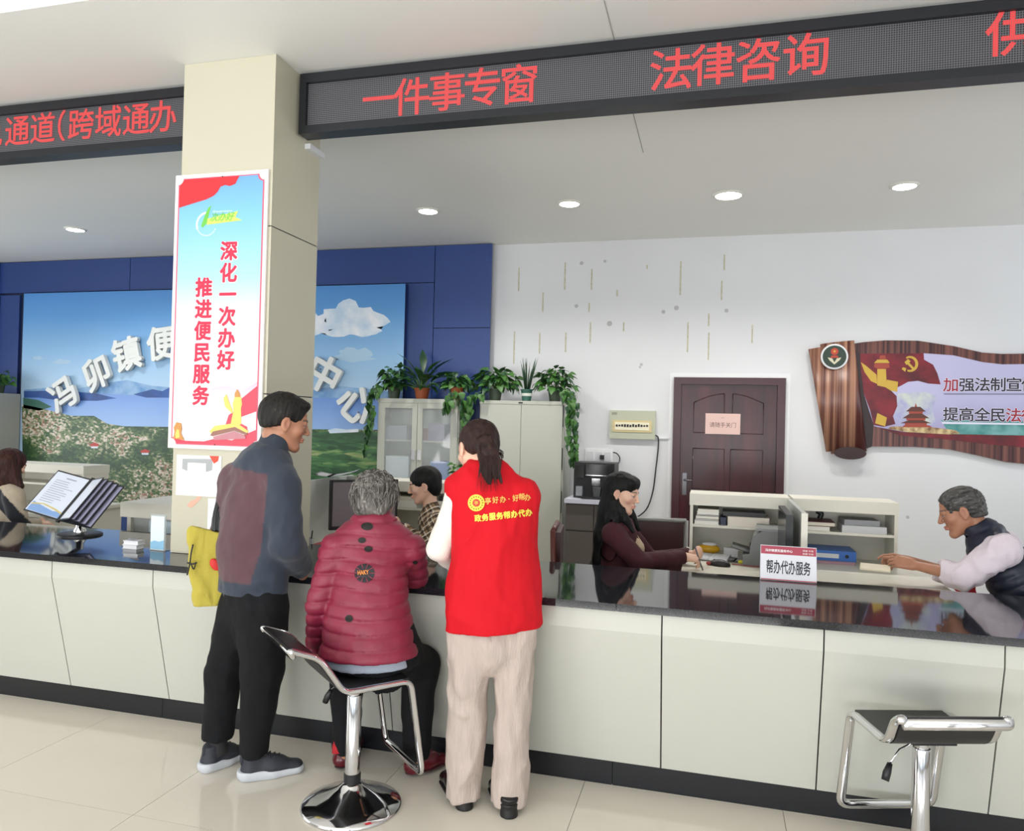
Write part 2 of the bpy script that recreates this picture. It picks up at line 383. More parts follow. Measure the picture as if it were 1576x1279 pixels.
m_psky = grad('poster_sky_print', [(0, 'f6efec'), (0.42, 'eef0f0'), (0.62, 'a9d9ea'), (0.85, '7fc0ea'), (1, '6fa6e2')], lo=1.42, hi=2.9)
m_phill = grad('poster_hill_print', [(0, 'f4eaea'), (0.75, 'f0d6dc'), (1, 'e9a9bd')], lo=1.42, hi=1.83)
PX0, PX1, PZ0, PZ1 = -2.876, -2.302, 1.422, 2.912
po = thing('hanging_poster', 'tall red white and blue slogan poster hung on the column front', 'poster')
box('board', PX0, PX1, 3.484, 3.497, PZ0, PZ1, m_paperw, po, bevel=0.002, seg=1)
def PP(u, v): return (PX0+(PX1-PX0)*u, PZ1-(PZ1-PZ0)*v)      # u right, v down, both 0..1
LV = [3.4835]
def pdec(name, uv, m, lift=1):
    LV[0] -= 0.0005*lift
    return decal(name, [PP(u, v) for u, v in uv], m, po, Matrix.Translation((0, LV[0], 0)) @ FACE)
def notch(i, j, c=0.055, cv=0.022, n=5):
    pts = []
    for (cx, cy, a0) in ((i, j, 0), (1-i, j, 1), (1-i, 1-j, 2), (i, 1-j, 3)):
        for k in range(n+1):
            q = (math.pi/2)*k/n; s, co = math.sin(q), math.cos(q)
            if a0 == 0: pts.append((cx+c*s, cy+cv*co) if False else (cx+c*math.sin(q), cy+cv*math.cos(q)))
            if a0 == 1: pts.append((cx-c*math.cos(q), cy+cv*math.sin(q)))
            if a0 == 2: pts.append((cx-c*math.sin(q), cy-cv*math.cos(q)))
            if a0 == 3: pts.append((cx+c*math.cos(q), cy-cv*math.sin(q)))
    return pts
pdec('border_line', notch(0.035, 0.014), m_pink); pdec('printed_sky', notch(0.05, 0.018), m_psky)
pdec('printed_hill', [(0.05, .80), (.2, .785), (.35, .80), (.5, .775), (.62, .77), (.8, .785), (.95, .755), (.95, .96), (.05, .96)], grad('poster_far_hill', [(0, 'f6eeee'), (1, 'eab4c8')], lo=1.62, hi=1.80))
pdec('printed_hill', [(0.05, .86), (.2, .845), (.35, .862), (.55, .85), (.75, .868), (.95, .84), (.95, .96), (.05, .96)], m_phill)
pdec('printed_flag', [(.075, .03), (.1, .018), (.70, .018), (.68, .03), (.66, .045), (.6, .052), (.55, .047), (.5, .052), (.47, .07), (.43, .083), (.35, .095), (.2, .107), (.05, .12), (.05, .04)], m_red)
x, y = PP(.19, .054); decal('printed_star', star_pts(x, y, .024, .2), m_gold, po, Matrix.Translation((0, 3.482, 0)) @ FACE)
for u, v in ((.26, .040), (.30, .048), (.305, .061), (.275, .071)):
    x, y = PP(u, v); decal('printed_star', star_pts(x, y, .009, .5), m_gold, po, Matrix.Translation((0, 3.482, 0)) @ FACE)
m_green = mat('logo_green', '6cc04a', 0.4); m_lime = mat('logo_lime', 'c9e86a', 0.4); m_lpale = mat('logo_pale', 'e3f3ea', 0.4)
cx, cy = PP(.36, .185)
for k in range(22):
    a = math.pi*(0.55+1.35*k/22)
    disc('logo_dot', cx+.062*math.cos(a), cy+.062*math.sin(a), .004 if k > 9 else .007, m_lpale, po, Matrix.Translation((0, 3.482, 0)) @ FACE, 8)
LV[0] = 3.482
pdec('logo_stroke', [(.37, .127), (.405, .117), (.36, .183), (.315, .198), (.30, .19), (.335, .155)], m_green)
pdec('logo_ribbon', [(.37, .165), (.70, .143), (.67, .165), (.745, .178), (.36, .188)], m_lime)
x, y = PP(.53, .161); text('lettering', '次办好', m_green, po, Matrix.Translation((x, 3.481, y)) @ FACE, w=.155, h=.048, shear=.35, off=.02)
x, y = PP(.53, .141); text('lettering', 'Government', mat('logo_white_print', 'eef7ff', 0.4), po, Matrix.Translation((x, 3.481, y)) @ FACE, w=.12, h=.012)
m_pred = mat('poster_red_print', 'd82a4c', 0.4); m_phalo = mat('poster_white_halo', 'f6f4f6', 0.4)
for col, u, v0 in (('深化一次办好', .612, .285), ('推进便民服务', .352, .414)):
    for k, ch in enumerate(col):
        x, y = PP(u, v0+.0785*k)
        glyph('character_outline', ch, m_phalo, po, Matrix.Translation((x+.002, 3.4815, y-.002)) @ FACE, .108, off=.07)
        glyph('printed_character', ch, m_pred, po, Matrix.Translation((x, 3.4808, y)) @ FACE, .108, off=.038)
# bottom pictures: ornamental column with scarf, gate tower, stone lion
m_pgold = mat('print_gold', 'f0cf6a', 0.4); m_pgold2 = mat('print_dark_gold', 'c98f4a', 0.4); m_prd2 = mat('print_scarlet', 'e0455a', 0.4); m_pbrown = mat('print_brown', '96695a', 0.4)
LV[0] = 3.4818
pdec('printed_ground', [(.05, .955), (.08, .965), (.2, .972), (.4, .972), (.55, .958), (.7, .965), (.95, .925), (.95, .96), (.90, .982), (.1, .982)], m_prd2)
pdec('printed_scarf', [(.74, .83), (.95, .77), (.95, .86), (.76, .885)], m_prd2)
pdec('printed_scarf', [(.66, .875), (.72, .86), (.73, .90), (.68, .915), (.63, .91)], m_prd2)
pdec('printed_pillar', [(.70, .835), (.72, .81), (.79, .81), (.80, .835), (.79, .85), (.80, .91), (.68, .915), (.71, .86)], m_pgold)
pdec('printed_pillar', [(.60, .815), (.63, .80), (.67, .835), (.70, .855), (.70, .87), (.62, .845)], m_pgold)
pdec('printed_pillar', [(.72, .797), (.745, .782), (.775, .797), (.78, .81), (.72, .81)], m_pgold2)
pdec('printed_cloud', [(.76, .915), (.80, .905), (.86, .915), (.87, .94), (.80, .94)], m_prd2)
pdec('printed_roof', [(.46, .935), (.52, .915), (.7, .905), (.74, .90), (.88, .93), (.86, .938), (.74, .917), (.48, .942)], m_pgold)
pdec('printed_roof', [(.47, .95), (.5, .935), (.73, .917), (.87, .938), (.86, .945), (.73, .93), (.50, .952)], m_pbrown)
pdec('printed_wall', [(.50, .955), (.73, .932), (.85, .948), (.85, .957), (.52, .966)], mat('print_rose', 'c0808a', 0.4))
pdec('printed_lion', [(.07, .965), (.08, .94), (.07, .925), (.10, .905), (.15, .91), (.16, .93), (.15, .945), (.19, .97)], m_pgold2)
pdec('printed_lion', [(.09, .95), (.11, .93), (.13, .935), (.14, .96), (.10, .965)], m_pgold)
for v in (.012, .978): x, y = PP(.52, v+.004); disc('nail_head', x, y, .004, m_black, po, Matrix.Translation((0, 3.4795, 0)) @ FACE, 10)

# notices stuck on the column under the poster
q = thing('wall_notice', 'white paper notice with grey heading band stuck on column below poster', 'notice')
box('paper', -2.826, -2.545, 3.4965, 3.499, 1.166, 1.386, mat('notice_paper', 'e9eaea', 0.5), q)
MG = mat('notice_grey', 'a8abae', 0.5)
decal('heading_band', [(-2.79, 1.365), (-2.60, 1.37), (-2.60, 1.31), (-2.63, 1.30), (-2.76, 1.30), (-2.79, 1.31)], MG, q, Matrix.Translation((0, 3.496, 0)) @ FACE)
decal('white_square', [(-2.755, 1.345), (-2.64, 1.345), (-2.64, 1.215), (-2.755, 1.215)], m_paperw, q, Matrix.Translation((0, 3.4955, 0)) @ FACE)
q = thing('wall_notice', 'plain white sheet stuck on column, lower right, behind the yellow bag', 'notice')
box('paper', -2.62, -2.50, 3.4965, 3.499, 0.98, 1.158, mat('notice_paper_white', 'eef2f4', 0.4), q)
q = thing('sticker', 'small faded red and orange sticker on column beside the white sheet', 'sticker')
decal('print', [(-2.755, 1.11), (-2.735, 1.135), (-2.70, 1.15), (-2.69, 1.165), (-2.66, 1.165), (-2.70, 1.12), (-2.73, 1.10)], mat('faded_sticker', 'dcae98', 0.6), q, Matrix.Translation((0, 3.4985, 0)) @ FACE)
decal('print', [(-2.62, 1.386), (-2.56, 1.386), (-2.565, 1.36), (-2.59, 1.345)], mat('sticker_red', 'd8503c', 0.6), q, Matrix.Translation((0, 3.4955, 0)) @ FACE)

# ---------------------------------------------------------------- mural with raised letters
mu = thing('lake_mural', 'large landscape mural of lake, green fields and village on blue wall', 'mural')
MY = 7.62
a = at(37, 452, MY); b = at(624, 442, MY)
MX0, MX1, MZ0, MZ1 = a.x, b.x, 0.50, 3.10
m_side = mat('mural_edge', '1d2c5c', 0.5)
box('backing_board', MX0, MX1, MY+0.001, 7.689, MZ0, MZ1, m_side, mu)
def mdec(name, pts, m, k):
    q = [at(x, y, MY) for x, y in pts]; return decal(name, [(min(max(p.x, MX0+.002), MX1-.002), max(p.z, MZ0+.002)) for p in q], m, mu, Matrix.Translation((0, MY-0.0006*k, 0)) @ FACE)
def vor_mat(name, cols, scale, ns=2.0, rough=0.4, st=(1, 1, 1.6)):
    m = bpy.data.materials.new(name); m.use_nodes = True; nt = m.node_tree; N = nt.nodes; L = nt.links; b = N['Principled BSDF']
    tc = N.new('ShaderNodeTexCoord'); mp = N.new('ShaderNodeMapping'); mp.inputs['Scale'].default_value = st; L.new(tc.outputs['Object'], mp.inputs[0])
    nz = N.new('ShaderNodeTexNoise'); nz.inputs['Scale'].default_value = ns; nz.inputs['Detail'].default_value = 4; L.new(mp.outputs[0], nz.inputs['Vector'])
    v = N.new('ShaderNodeTexVoronoi'); v.inputs['Scale'].default_value = scale; L.new(mp.outputs[0], v.inputs['Vector'])
    s = N.new('ShaderNodeSeparateColor'); L.new(v.outputs['Color'], s.inputs[0])
    ad = N.new('ShaderNodeMath'); ad.operation = 'MULTIPLY_ADD'; ad.inputs[1].default_value = 0.62; L.new(s.outputs[0], ad.inputs[0])
    sc = N.new('ShaderNodeMath'); sc.operation = 'MULTIPLY_ADD'; sc.inputs[1].default_value = 2.6; sc.inputs[2].default_value = -1.18; L.new(nz.outputs[0], sc.inputs[0]); L.new(sc.outputs[0], ad.inputs[2])
    r = N.new('ShaderNodeValToRGB'); L.new(ad.outputs[0], r.inputs[0]); e = r.color_ramp.elements; r.color_ramp.interpolation = 'LINEAR'
    e[0].position, e[0].color = cols[0][0], (*srgb(cols[0][1]), 1); e[1].position, e[1].color = cols[-1][0], (*srgb(cols[-1][1]), 1)
    for p, c in cols[1:-1]: q = e.new(p); q.color = (*srgb(c), 1)
    L.new(r.outputs[0], b.inputs['Base Color']); b.inputs['Roughness'].default_value = rough
    return m
m_msky = grad('mural_sky_print', [(0, 'a9c6e0'), (0.35, '8db8de'), (0.75, '5b98d2'), (1, '4a87c8')], lo=1.85, hi=3.1, noise=0.12, ns=1.2)
decal('printed_sky', [(MX0, MZ0), (MX1, MZ0), (MX1, MZ1), (MX0, MZ1)], m_msky, mu, Matrix.Translation((0, MY, 0)) @ FACE)
m_cloud = mat('printed_cloud', 'e6eaf0', 0.5, var=0.12, vs=5, col2='b9cfe4'); m_haze = mat('printed_haze', 'a5c4dd', 0.5)
def blob(cx, cy, rx, ry, n=40, seed=0, flat=True):
    r = random.Random(seed); ph = [r.random()*6.28 for _ in range(6)]; out = []
    for k in range(n):
        a = 2*math.pi*k/n; q = 1+0.12*math.sin(5*a+ph[0])+0.09*math.sin(9*a+ph[1])+0.05*math.sin(14*a+ph[2])
        sy = math.sin(a); out.append((cx+rx*q*math.cos(a), cy-ry*q*(sy if sy > 0 or not flat else sy*0.45)))
    return out
mdec('printed_cloud', blob(538, 502, 55, 36, seed=2), m_cloud, 1); mdec('printed_cloud', blob(472, 505, 40, 22, seed=4), m_cloud, 1.2)
mdec('printed_cloud', blob(546, 550, 30, 15, seed=5), m_haze, 1); mdec('printed_cloud', blob(95, 558, 14, 5, seed=6), m_haze, 1); mdec('printed_cloud', blob(58, 552, 8, 4, seed=7), m_haze, 1)
m_mtn = mat('printed_far_mountain', '5f8fc4', 0.5, var=0.3, vs=6, col2='90b2d4'); m_mtn2 = mat('printed_near_mountain', '2f5aa6', 0.5, var=0.3, vs=5, col2='27457f')
mdec('printed_mountain', [(37, 600), (80, 596), (120, 598), (160, 590), (195, 585), (235, 594), (262, 596), (300, 594), (400, 596), (480, 600), (520, 594), (560, 598), (600, 603), (624, 604), (624, 622), (37, 626)], m_mtn, 2)
m_lake = grad('printed_lake', [(0, '8fb2e2'), (0.6, '6f97d6'), (1, '5b82c8')], lo=1.45, hi=1.95, noise=0.15, ns=2)
mdec('printed_lake', [(37, 606), (150, 606), (262, 610), (480, 612), (624, 614), (624, 668), (480, 668), (262, 664), (200, 664), (37, 650)], m_lake, 3)
mdec('printed_island', [(37, 602), (100, 601), (150, 606), (180, 613), (150, 617), (90, 616), (60, 612), (37, 612)], m_mtn2, 4)
mdec('printed_island', [(205, 607), (235, 599), (250, 602), (262, 596), (262, 612), (225, 612)], m_mtn2, 4)
m_town = vor_mat('printed_village', [(0, '1f3d22'), (0.3, '34552e'), (0.48, '55703f'), (0.6, '8a8f6c'), (0.72, 'c2b8a6'), (0.82, 'd8cfc4'), (0.9, '9c6a54'), (1, '3c6038')], 30, 2.2)
m_field = vor_mat('printed_fields', [(0, '234a2c'), (0.4, '35663a'), (0.6, '4d8048'), (0.8, '7f9a5c'), (1, 'a8a878')], 7, 1.5, st=(1, 1, 5))
mdec('printed_shore', [(34, 622), (70, 630), (110, 640), (145, 640), (165, 652), (190, 656), (262, 657), (420, 660), (624, 662), (624, 800), (34, 800)][:9]+[(626, 800), (34, 820)], m_town, 5)
mdec('printed_shore', [(36, 612), (60, 616), (80, 626), (60, 632), (36, 628)], mat('printed_bank', '3d6a5c', 0.5), 5)
mdec('printed_fields', [(430, 672), (478, 668), (500, 664), (560, 666), (600, 664), (626, 662), (626, 800), (430, 800)], m_field, 6)
mdec('printed_house_row', [(505, 662), (515, 659), (535, 661), (552, 660), (552, 665), (508, 667)], m_cloud, 7)
for k, (x, y) in enumerate([(138, 684), (216, 694)]):
    mdec('printed_house', [(x, y), (x+8, y-3), (x+15, y), (x+13, y+3), (x+2, y+3)], mat('printed_red_roof', 'b8453e', 0.5), 7); mdec('printed_house', [(x+2, y+3), (x+13, y+3), (x+13, y+6), (x+3, y+6)], m_cloud, 7)
m_letter = mat('letter_white', 'd9dcda', 0.4); m_letside = mat('letter_edge', '8d9296', 0.5)
lt = thing('raised_lettering', 'arc of thick white Chinese characters mounted across the lake mural', 'lettering')
for ch, px, py, ro in (('冯', 98, 606, 31), ('卯', 150, 574, 25), ('镇', 196, 545, 14), ('便', 250, 528, 7), ('民', 300, 521, 3), ('服', 352, 525, -3), ('务', 404, 538, -10), ('中', 500, 576, -27), ('心', 549, 622, -38)):
    p = at(px, py, 7.57); s = 0.42 if px < 400 else 0.43
    o = glyph('letter', ch, m_letter, lt, Matrix.Translation((p.x, 7.572, p.z)) @ Matrix.Rotation(R_(-ro), 4, 'Y') @ FACE, s, off=0.03, ext=0.024)
    for dx, dz in ((-.08, .06), (.08, .06), (0, -.09)): box('standoff', p.x+dx-.006, p.x+dx+.006, 7.59, MY-0.004, p.z+dz-.006, p.z+dz+.006, m_letside, lt)
for px in (172, 203):
    p = at(px, 793, 7.69); decal('label_sticker', [(p.x-.03, p.z-.02), (p.x+.03, p.z-.02), (p.x+.03, p.z+.02), (p.x-.03, p.z+.02)], mat('turquoise_sticker', '3fa3c8', 0.5), fw, Matrix.Translation((0, 7.686, 0)) @ FACE)

# ---------------------------------------------------------------- dark red door
m_dfr = mat('door_frame_brown', '43222a', 0.35, var=0.2, vs=3); m_door = mat('door_leaf_maroon', '4a1c22', 0.3, var=0.25, vs=2, stretch=(4, 4, 0.6), col2='2d1018')
dr = group_empty('door_1'); dr['label'] = 'dark red moulded door in brown frame on white back wall'
DX0, DX1, DZ = -0.40, 0.665, 2.11
bm = bmesh.new(); bbox(bm, DX0-0.045, DX0, 7.79, 7.80, 0, DZ+0.045); bbox(bm, DX1, DX1+0.045, 7.79, 7.80, 0, DZ+0.045); bbox(bm, DX0, DX1, 7.79, 7.80, DZ, DZ+0.045); bmobj('casing', bm, mat('casing_white', 'e2e3e4', 0.5), dr)
bm = bmesh.new(); bbox(bm, DX0, DX0+0.075, 7.74, 7.80, 0, DZ); bbox(bm, DX1-0.075, DX1, 7.74, 7.80, 0, DZ); bbox(bm, DX0+0.075, DX1-0.075, 7.74, 7.80, DZ-0.07, DZ); bmobj('frame', bm, m_dfr, dr, smooth=True, bevel=0.006)
lf = box('leaf', DX0+0.078, DX1-0.078, 7.77, 7.80, 0.01, DZ-0.073, m_door, dr)
xa, xb = DX0+0.2, DX1-0.2; xm = (xa+xb)/2
def rail(pts): return tube('moulding', [(x, 7.769, z) for x, z in pts], 0.006, m_door, lf, 6)
for s0, s1 in ((xa, xm-0.04), (xm+0.04, xb)):
    lo_, hi_ = (1.86, 1.95) if s0 == xa else (1.95, 1.86)
    arc = [(s0+(s1-s0)*t/8, lo_+(hi_-lo_)*(math.sin(math.pi/2*(t/8)) if s0 == xa else math.cos(math.pi/2*(1-t/8)) if False else (math.sin(math.pi/2*t/8) if s0 == xa else 1-math.cos(math.pi/2*t/8)))) for t in range(9)]
    rail(arc)
rail([(xa, 1.86), (xa, 1.56), (xb, 1.56), (xb, 1.86)]); rail([(xm-.04, 1.95), (xm-.04, 1.60)]); rail([(xm+.04, 1.95), (xm+.04, 1.60)])
for s0, s1 in ((xa, xm-0.03), (xm+0.03, xb)):
    rail([(s0, 1.40), (s1, 1.40), (s1, 1.0), (s0, 1.0), (s0, 1.40)])
    rail([(s0, 0.88), (s1, 0.88), (s1, 0.2), (s0, 0.2), (s0, 0.88)])
hd = box('handle_plate', -0.316+.02, -0.275+.02, 7.758, 7.77, 0.93, 1.15, mat('handle_grey', '77777b', 0.3, 0.8), dr, bevel=0.005)
tube('lever', [(-0.278, 7.757, 1.08), (-0.278, 7.72, 1.08), (-0.20, 7.715, 1.08)], 0.009, mat('handle_grey', '', 0), hd, 8)
pn = thing('door_notice', 'pale pink paper with one handwritten line taped on the dark red door', 'notice')
a = at(1086, 636, 7.77); b = at(1139, 669, 7.77)
box('paper', a.x, b.x, 7.7595, 7.7620, b.z, a.z, mat('pink_paper', 'd9b8b0', 0.6), pn)
text('handwriting', '请随手关门', mat('ink_brown', '5c4440', 0.6), pn, Matrix.Translation(((a.x+b.x)/2, 7.759, (a.z+b.z)/2-.01)) @ FACE, w=.25, h=.05)
text('handwriting', '一', mat('ink_brown', '', 0), pn, Matrix.Translation(((a.x+b.x)/2, 7.759, (a.z+b.z)/2+.06)) @ FACE, w=.03)

# ---------------------------------------------------------------- distribution box and cable
eb = thing('distribution_box', 'grey green electrical distribution box on wall left of the dark red door', 'electrical box')
box('case', -1.04, -0.578, 7.755, 7.798, 1.475, 1.765, mat('box_grey_green', 'b4b7a2', 0.5), eb, bevel=0.006)
fr = box('door_flap', -1.01, -0.61, 7.748, 7.757, 1.545, 1.665, mat('flap_yellow', 'c9b888', 0.4), eb, bevel=0.004)
box('label_strip', -0.985, -0.635, 7.744, 7.749, 1.565, 1.645, mat('label_cream', 'e6dfc4', 0.5), eb)
bm = bmesh.new()
for k in range(12): x = -0.975+0.028*k; bbox(bm, x, x+0.02, 7.741, 7.7445, 1.595+random.uniform(0, .008), 1.618+random.uniform(0, .012))
ob = bmobj('handwriting_strokes', bm, m_black, eb); ob['kind'] = 'stuff'
box('maker_plate', -1.02, -0.965, 7.752, 7.756, 1.72, 1.745, mat('plate_grey', '8d9080', 0.4), eb)
P = [at(1009, 670, 7.78), at(1013, 674, 7.775), at(1013, 690, 7.775), at(1009, 725, 7.78), at(1005, 755, 7.78), at(997, 780, 7.78), at(985, 793, 7.78), at(970, 800, 7.78)]
tag(tube('power_cable', bez(P), 0.007, m_black, None, 8), 'thin black cable hanging from the distribution box down the white wall', 'cable')
p = at(1010, 672, 7.79); q2 = at(1031, 675, 7.79)
tag(box('conduit', p.x+.012, q2.x, 7.782, 7.799, p.z-.02, p.z-.002, mat('casing_white', '', 0), None, bevel=.002), 'short white cable conduit between distribution box and door casing', 'conduit')

# ---------------------------------------------------------------- implicit-surface modeller for people
class Grid:
    """signed distance samples on a rectilinear grid with finer spacing where asked; meshed with surface nets"""
    def __init__(s, lo, hi, h, fine=()):
        s.ax = []
        for a in range(3):
            x = lo[a]; pts = [x]
            zs = [f for f in fine if f[0] == a]
            while x < hi[a]:
                st = h
                for _, u, v, hf in zs:
                    if u-h <= x <= v: st = min(st, hf)
                x += st; pts.append(x)
            s.ax.append(np.array(pts, np.float32))
        s.V = np.full([len(a) for a in s.ax], 0.08, np.float32)
    def sub(s, lo, hi):
        sl = []
        for a in range(3):
            i = max(0, int(np.searchsorted(s.ax[a], lo[a]))-1); j = min(len(s.ax[a]), int(np.searchsorted(s.ax[a], hi[a]))+1)
            if j-i < 1: return None
            sl.append(slice(i, j))
        X = s.ax[0][sl[0]][:, None, None]; Y = s.ax[1][sl[1]][None, :, None]; Z = s.ax[2][sl[2]][None, None, :]
        return tuple(sl), X, Y, Z
    def put(s, sl, d, k, op):
        V = s.V[sl]
        if op == 'add':
            if k > 0:
                h = np.clip(0.5+0.5*(V-d)/k, 0, 1); V[...] = V*(1-h)+d*h - k*h*(1-h)
            else: np.minimum(V, d, out=V)
        else:
            if k > 0:
                h = np.clip(0.5-0.5*(V+d)/k, 0, 1); V[...] = V*(1-h)-d*h + k*h*(1-h)
            else: np.maximum(V, -d, out=V)
    def cone(s, p0, p1, r0, r1, k=0.01, flat=None, ax=None, op='add'):
        """tapered capsule; flat = ratio of its radius along direction ax"""
        p0 = np.array(p0, np.float32); p1 = np.array(p1, np.float32); m = max(r0, r1)+0.03+k
        q = s.sub(np.minimum(p0, p1)-m, np.maximum(p0, p1)+m)
        if q is None: return
        sl, X, Y, Z = q; d = p1-p0; L2 = float(d@d)+1e-9
        X = X-p0[0]; Y = Y-p0[1]; Z = Z-p0[2]
        t = np.clip((X*d[0]+Y*d[1]+Z*d[2])/L2, 0, 1)
        qx = X-t*d[0]; qy = Y-t*d[1]; qz = Z-t*d[2]; q2 = qx*qx+qy*qy+qz*qz
        if flat:
            a = np.array(ax, np.float32); a /= np.linalg.norm(a); qa = qx*a[0]+qy*a[1]+qz*a[2]; q2 = q2+qa*qa*(1/flat**2-1)
        s.put(sl, (np.sqrt(q2)-(r0+(r1-r0)*t))*(1 if not flat else min(1, (1+flat)/2)), k, op)
    def chain(s, pts, rs, k=0.01, flat=None, ax=None, ks=None):
        for i in range(len(pts)-1): s.cone(pts[i], pts[i+1], rs[i], rs[i+1], k, flat, ax)
    def ell(s, c, r, M=None, k=0.01, op='add'):
        """ellipsoid; M 3x3 columns are its axes"""
        c = np.array(c, np.float32); r = np.array(r, np.float32); M = np.eye(3, dtype=np.float32) if M is None else np.array(M, np.float32)
        e = np.sqrt(((M*r[None, :])**2).sum(1))+0.03+k
        q = s.sub(c-e, c+e)
        if q is None: return
        sl, X, Y, Z = q; X = X-c[0]; Y = Y-c[1]; Z = Z-c[2]; k0 = 0; k1 = 0
        for i in range(3):
            u = X*M[0, i]+Y*M[1, i]+Z*M[2, i]; k0 = k0+(u/r[i])**2; k1 = k1+(u/r[i]**2)**2
        k0 = np.sqrt(k0); s.put(sl, k0*(k0-1)/(np.sqrt(k1)+1e-6), k, op)
    def half(s, p, n, k=0.0, box=None):
        """cut away everything on the side n points to"""
        n = np.array(n, np.float32); n /= np.linalg.norm(n)
        sl, X, Y, Z = s.sub(*(box or ([a[0] for a in s.ax], [a[-1] for a in s.ax])))
        d = -((X-p[0])*n[0]+(Y-p[1])*n[1]+(Z-p[2])*n[2]); s.put(sl, d, k, 'sub')
    def disp(s, fn, band=0.04):
        idx = np.nonzero(np.abs(s.V) < band)
        P = np.stack([s.ax[i][idx[i]] for i in range(3)], 1); s.V[idx] += fn(P).astype(np.float32)
    def mesh(s):
        V = s.V; A = s.ax; ins = V < 0; n = V.shape
        dims = (n[0]-1, n[1]-1, n[2]-1); cid = lambda i, j, k: (i*dims[1]+j)*dims[2]+k
        ids = []; pos = []; quads = []
        for a in range(3):
            b, c = (a+1) % 3, (a+2) % 3
            s0 = [slice(None)]*3; s1 = [slice(None)]*3; s0[a] = slice(0, -1); s1[a] = slice(1, None)
            cr = ins[tuple(s0)] != ins[tuple(s1)]; I = np.array(np.nonzero(cr))
            J = I.copy(); J[a] += 1
            v0 = V[tuple(I)]; v1 = V[tuple(J)]; t = v0/(v0-v1)
            P = np.stack([A[i][I[i]] for i in range(3)], 1); P[:, a] += t*(A[a][J[a]]-A[a][I[a]])
            cells = []
            ok = (I[b] > 0) & (I[c] > 0) & (I[b] < dims[b]) & (I[c] < dims[c])
            I = I[:, ok]; P = P[ok]; v0 = v0[ok]
            for db, dc in ((1, 1), (0, 1), (0, 0), (1, 0)):
                Q = I.copy(); Q[b] -= db; Q[c] -= dc; cc = cid(*Q); cells.append(cc); ids.append(cc); pos.append(P)
            q = np.stack(cells, 1); f = v0 > 0; q[f] = q[f][:, ::-1]; quads.append(q)
        ids = np.concatenate(ids); pos = np.concatenate(pos); quads = np.concatenate(quads)
        u, inv = np.unique(ids, return_inverse=True); cnt = np.bincount(inv)
        co = np.stack([np.bincount(inv, weights=pos[:, i])/cnt for i in range(3)], 1)
        q = np.searchsorted(u, quads)
        return co.astype(np.float32), q
def npmesh(name, co, q, m, parent=None, smooth=True, cols=None, relax=1):
    for _ in range(relax):                                   # one light Laplacian step takes the grid steps out
        e = np.concatenate([q[:, [0, 1]], q[:, [1, 2]], q[:, [2, 3]], q[:, [3, 0]]]); e = np.concatenate([e, e[:, ::-1]])
        cnt = np.bincount(e[:, 0], minlength=len(co))[:, None]; s = np.stack([np.bincount(e[:, 0], weights=co[e[:, 1], i], minlength=len(co)) for i in range(3)], 1)
        co = (co*0.5+0.5*s/np.maximum(cnt, 1)).astype(np.float32)
    me = bpy.data.meshes.new(name); n = len(q); me.vertices.add(len(co)); me.vertices.foreach_set('co', co.ravel())
    me.loops.add(n*4); me.loops.foreach_set('vertex_index', q.ravel().astype(np.int32)); me.polygons.add(n)
    me.polygons.foreach_set('loop_start', np.arange(0, n*4, 4, dtype=np.int32)); me.update(calc_edges=True)
    if cols is not None:
        c = cols(co); a = me.color_attributes.new('Col', 'FLOAT_COLOR', 'POINT')
        a.data.foreach_set('color', np.concatenate([c, np.ones((len(c), 1))], 1).astype(np.float32).ravel())
    return link(name, me, m, parent, smooth)

_T = rng.random((32, 32, 32)).astype(np.float32)*2-1
def vnoise(P):
    """value noise, -1..1"""
    I = np.floor(P).astype(int); f = P-I; f = f*f*(3-2*f); out = 0
    for dx in (0, 1):
        for dy in (0, 1):
            for dz in (0, 1):
                w = (f[:, 0] if dx else 1-f[:, 0])*(f[:, 1] if dy else 1-f[:, 1])*(f[:, 2] if dz else 1-f[:, 2])
                out = out + w*_T[(I[:, 0]+dx) & 31, (I[:, 1]+dy) & 31, (I[:, 2]+dz) & 31]
    return out
def nrm(v): v = np.array(v, float); return v/np.linalg.norm(v)
def rot(v, ax, deg):
    a = math.radians(deg); ax = nrm(ax); v = np.array(v, float)
    return v*math.cos(a)+np.cross(ax, v)*math.sin(a)+ax*(ax@v)*(1-math.cos(a))

SKIN = {'tan': ('a8765c', 'a55f52'), 'fair': ('e0b49c', 'c0605c'), 'mid': ('c08a6c', 'a85a50')}
class Person:
    """a body frame: O on the floor, R = right in the picture, V = away from the viewer"""
    def __init__(s, px, py, Y):
        p = at(px, py, Y); s.O = np.array([p.x, p.y, 0.0])
        d = nrm([p.x, p.y, 0]); s.V = d; s.R = np.array([d[1], -d[0], 0.0]); s.Z = np.array([0, 0, 1.0])
    def P(s, px, py, dd=0.0):
        """point on the photo's sight line, dd metres behind the person's own plane"""
        d = np.array(_f*FPX + _r*(px-788) - _u*(py-639.5)); e = np.array(EYE)
        t = ((s.O-e)@s.V+dd)/(d@s.V); return e+d*t
    def dirn(s, right, away, up=0.0): return nrm(s.R*right+s.V*away+s.Z*up)

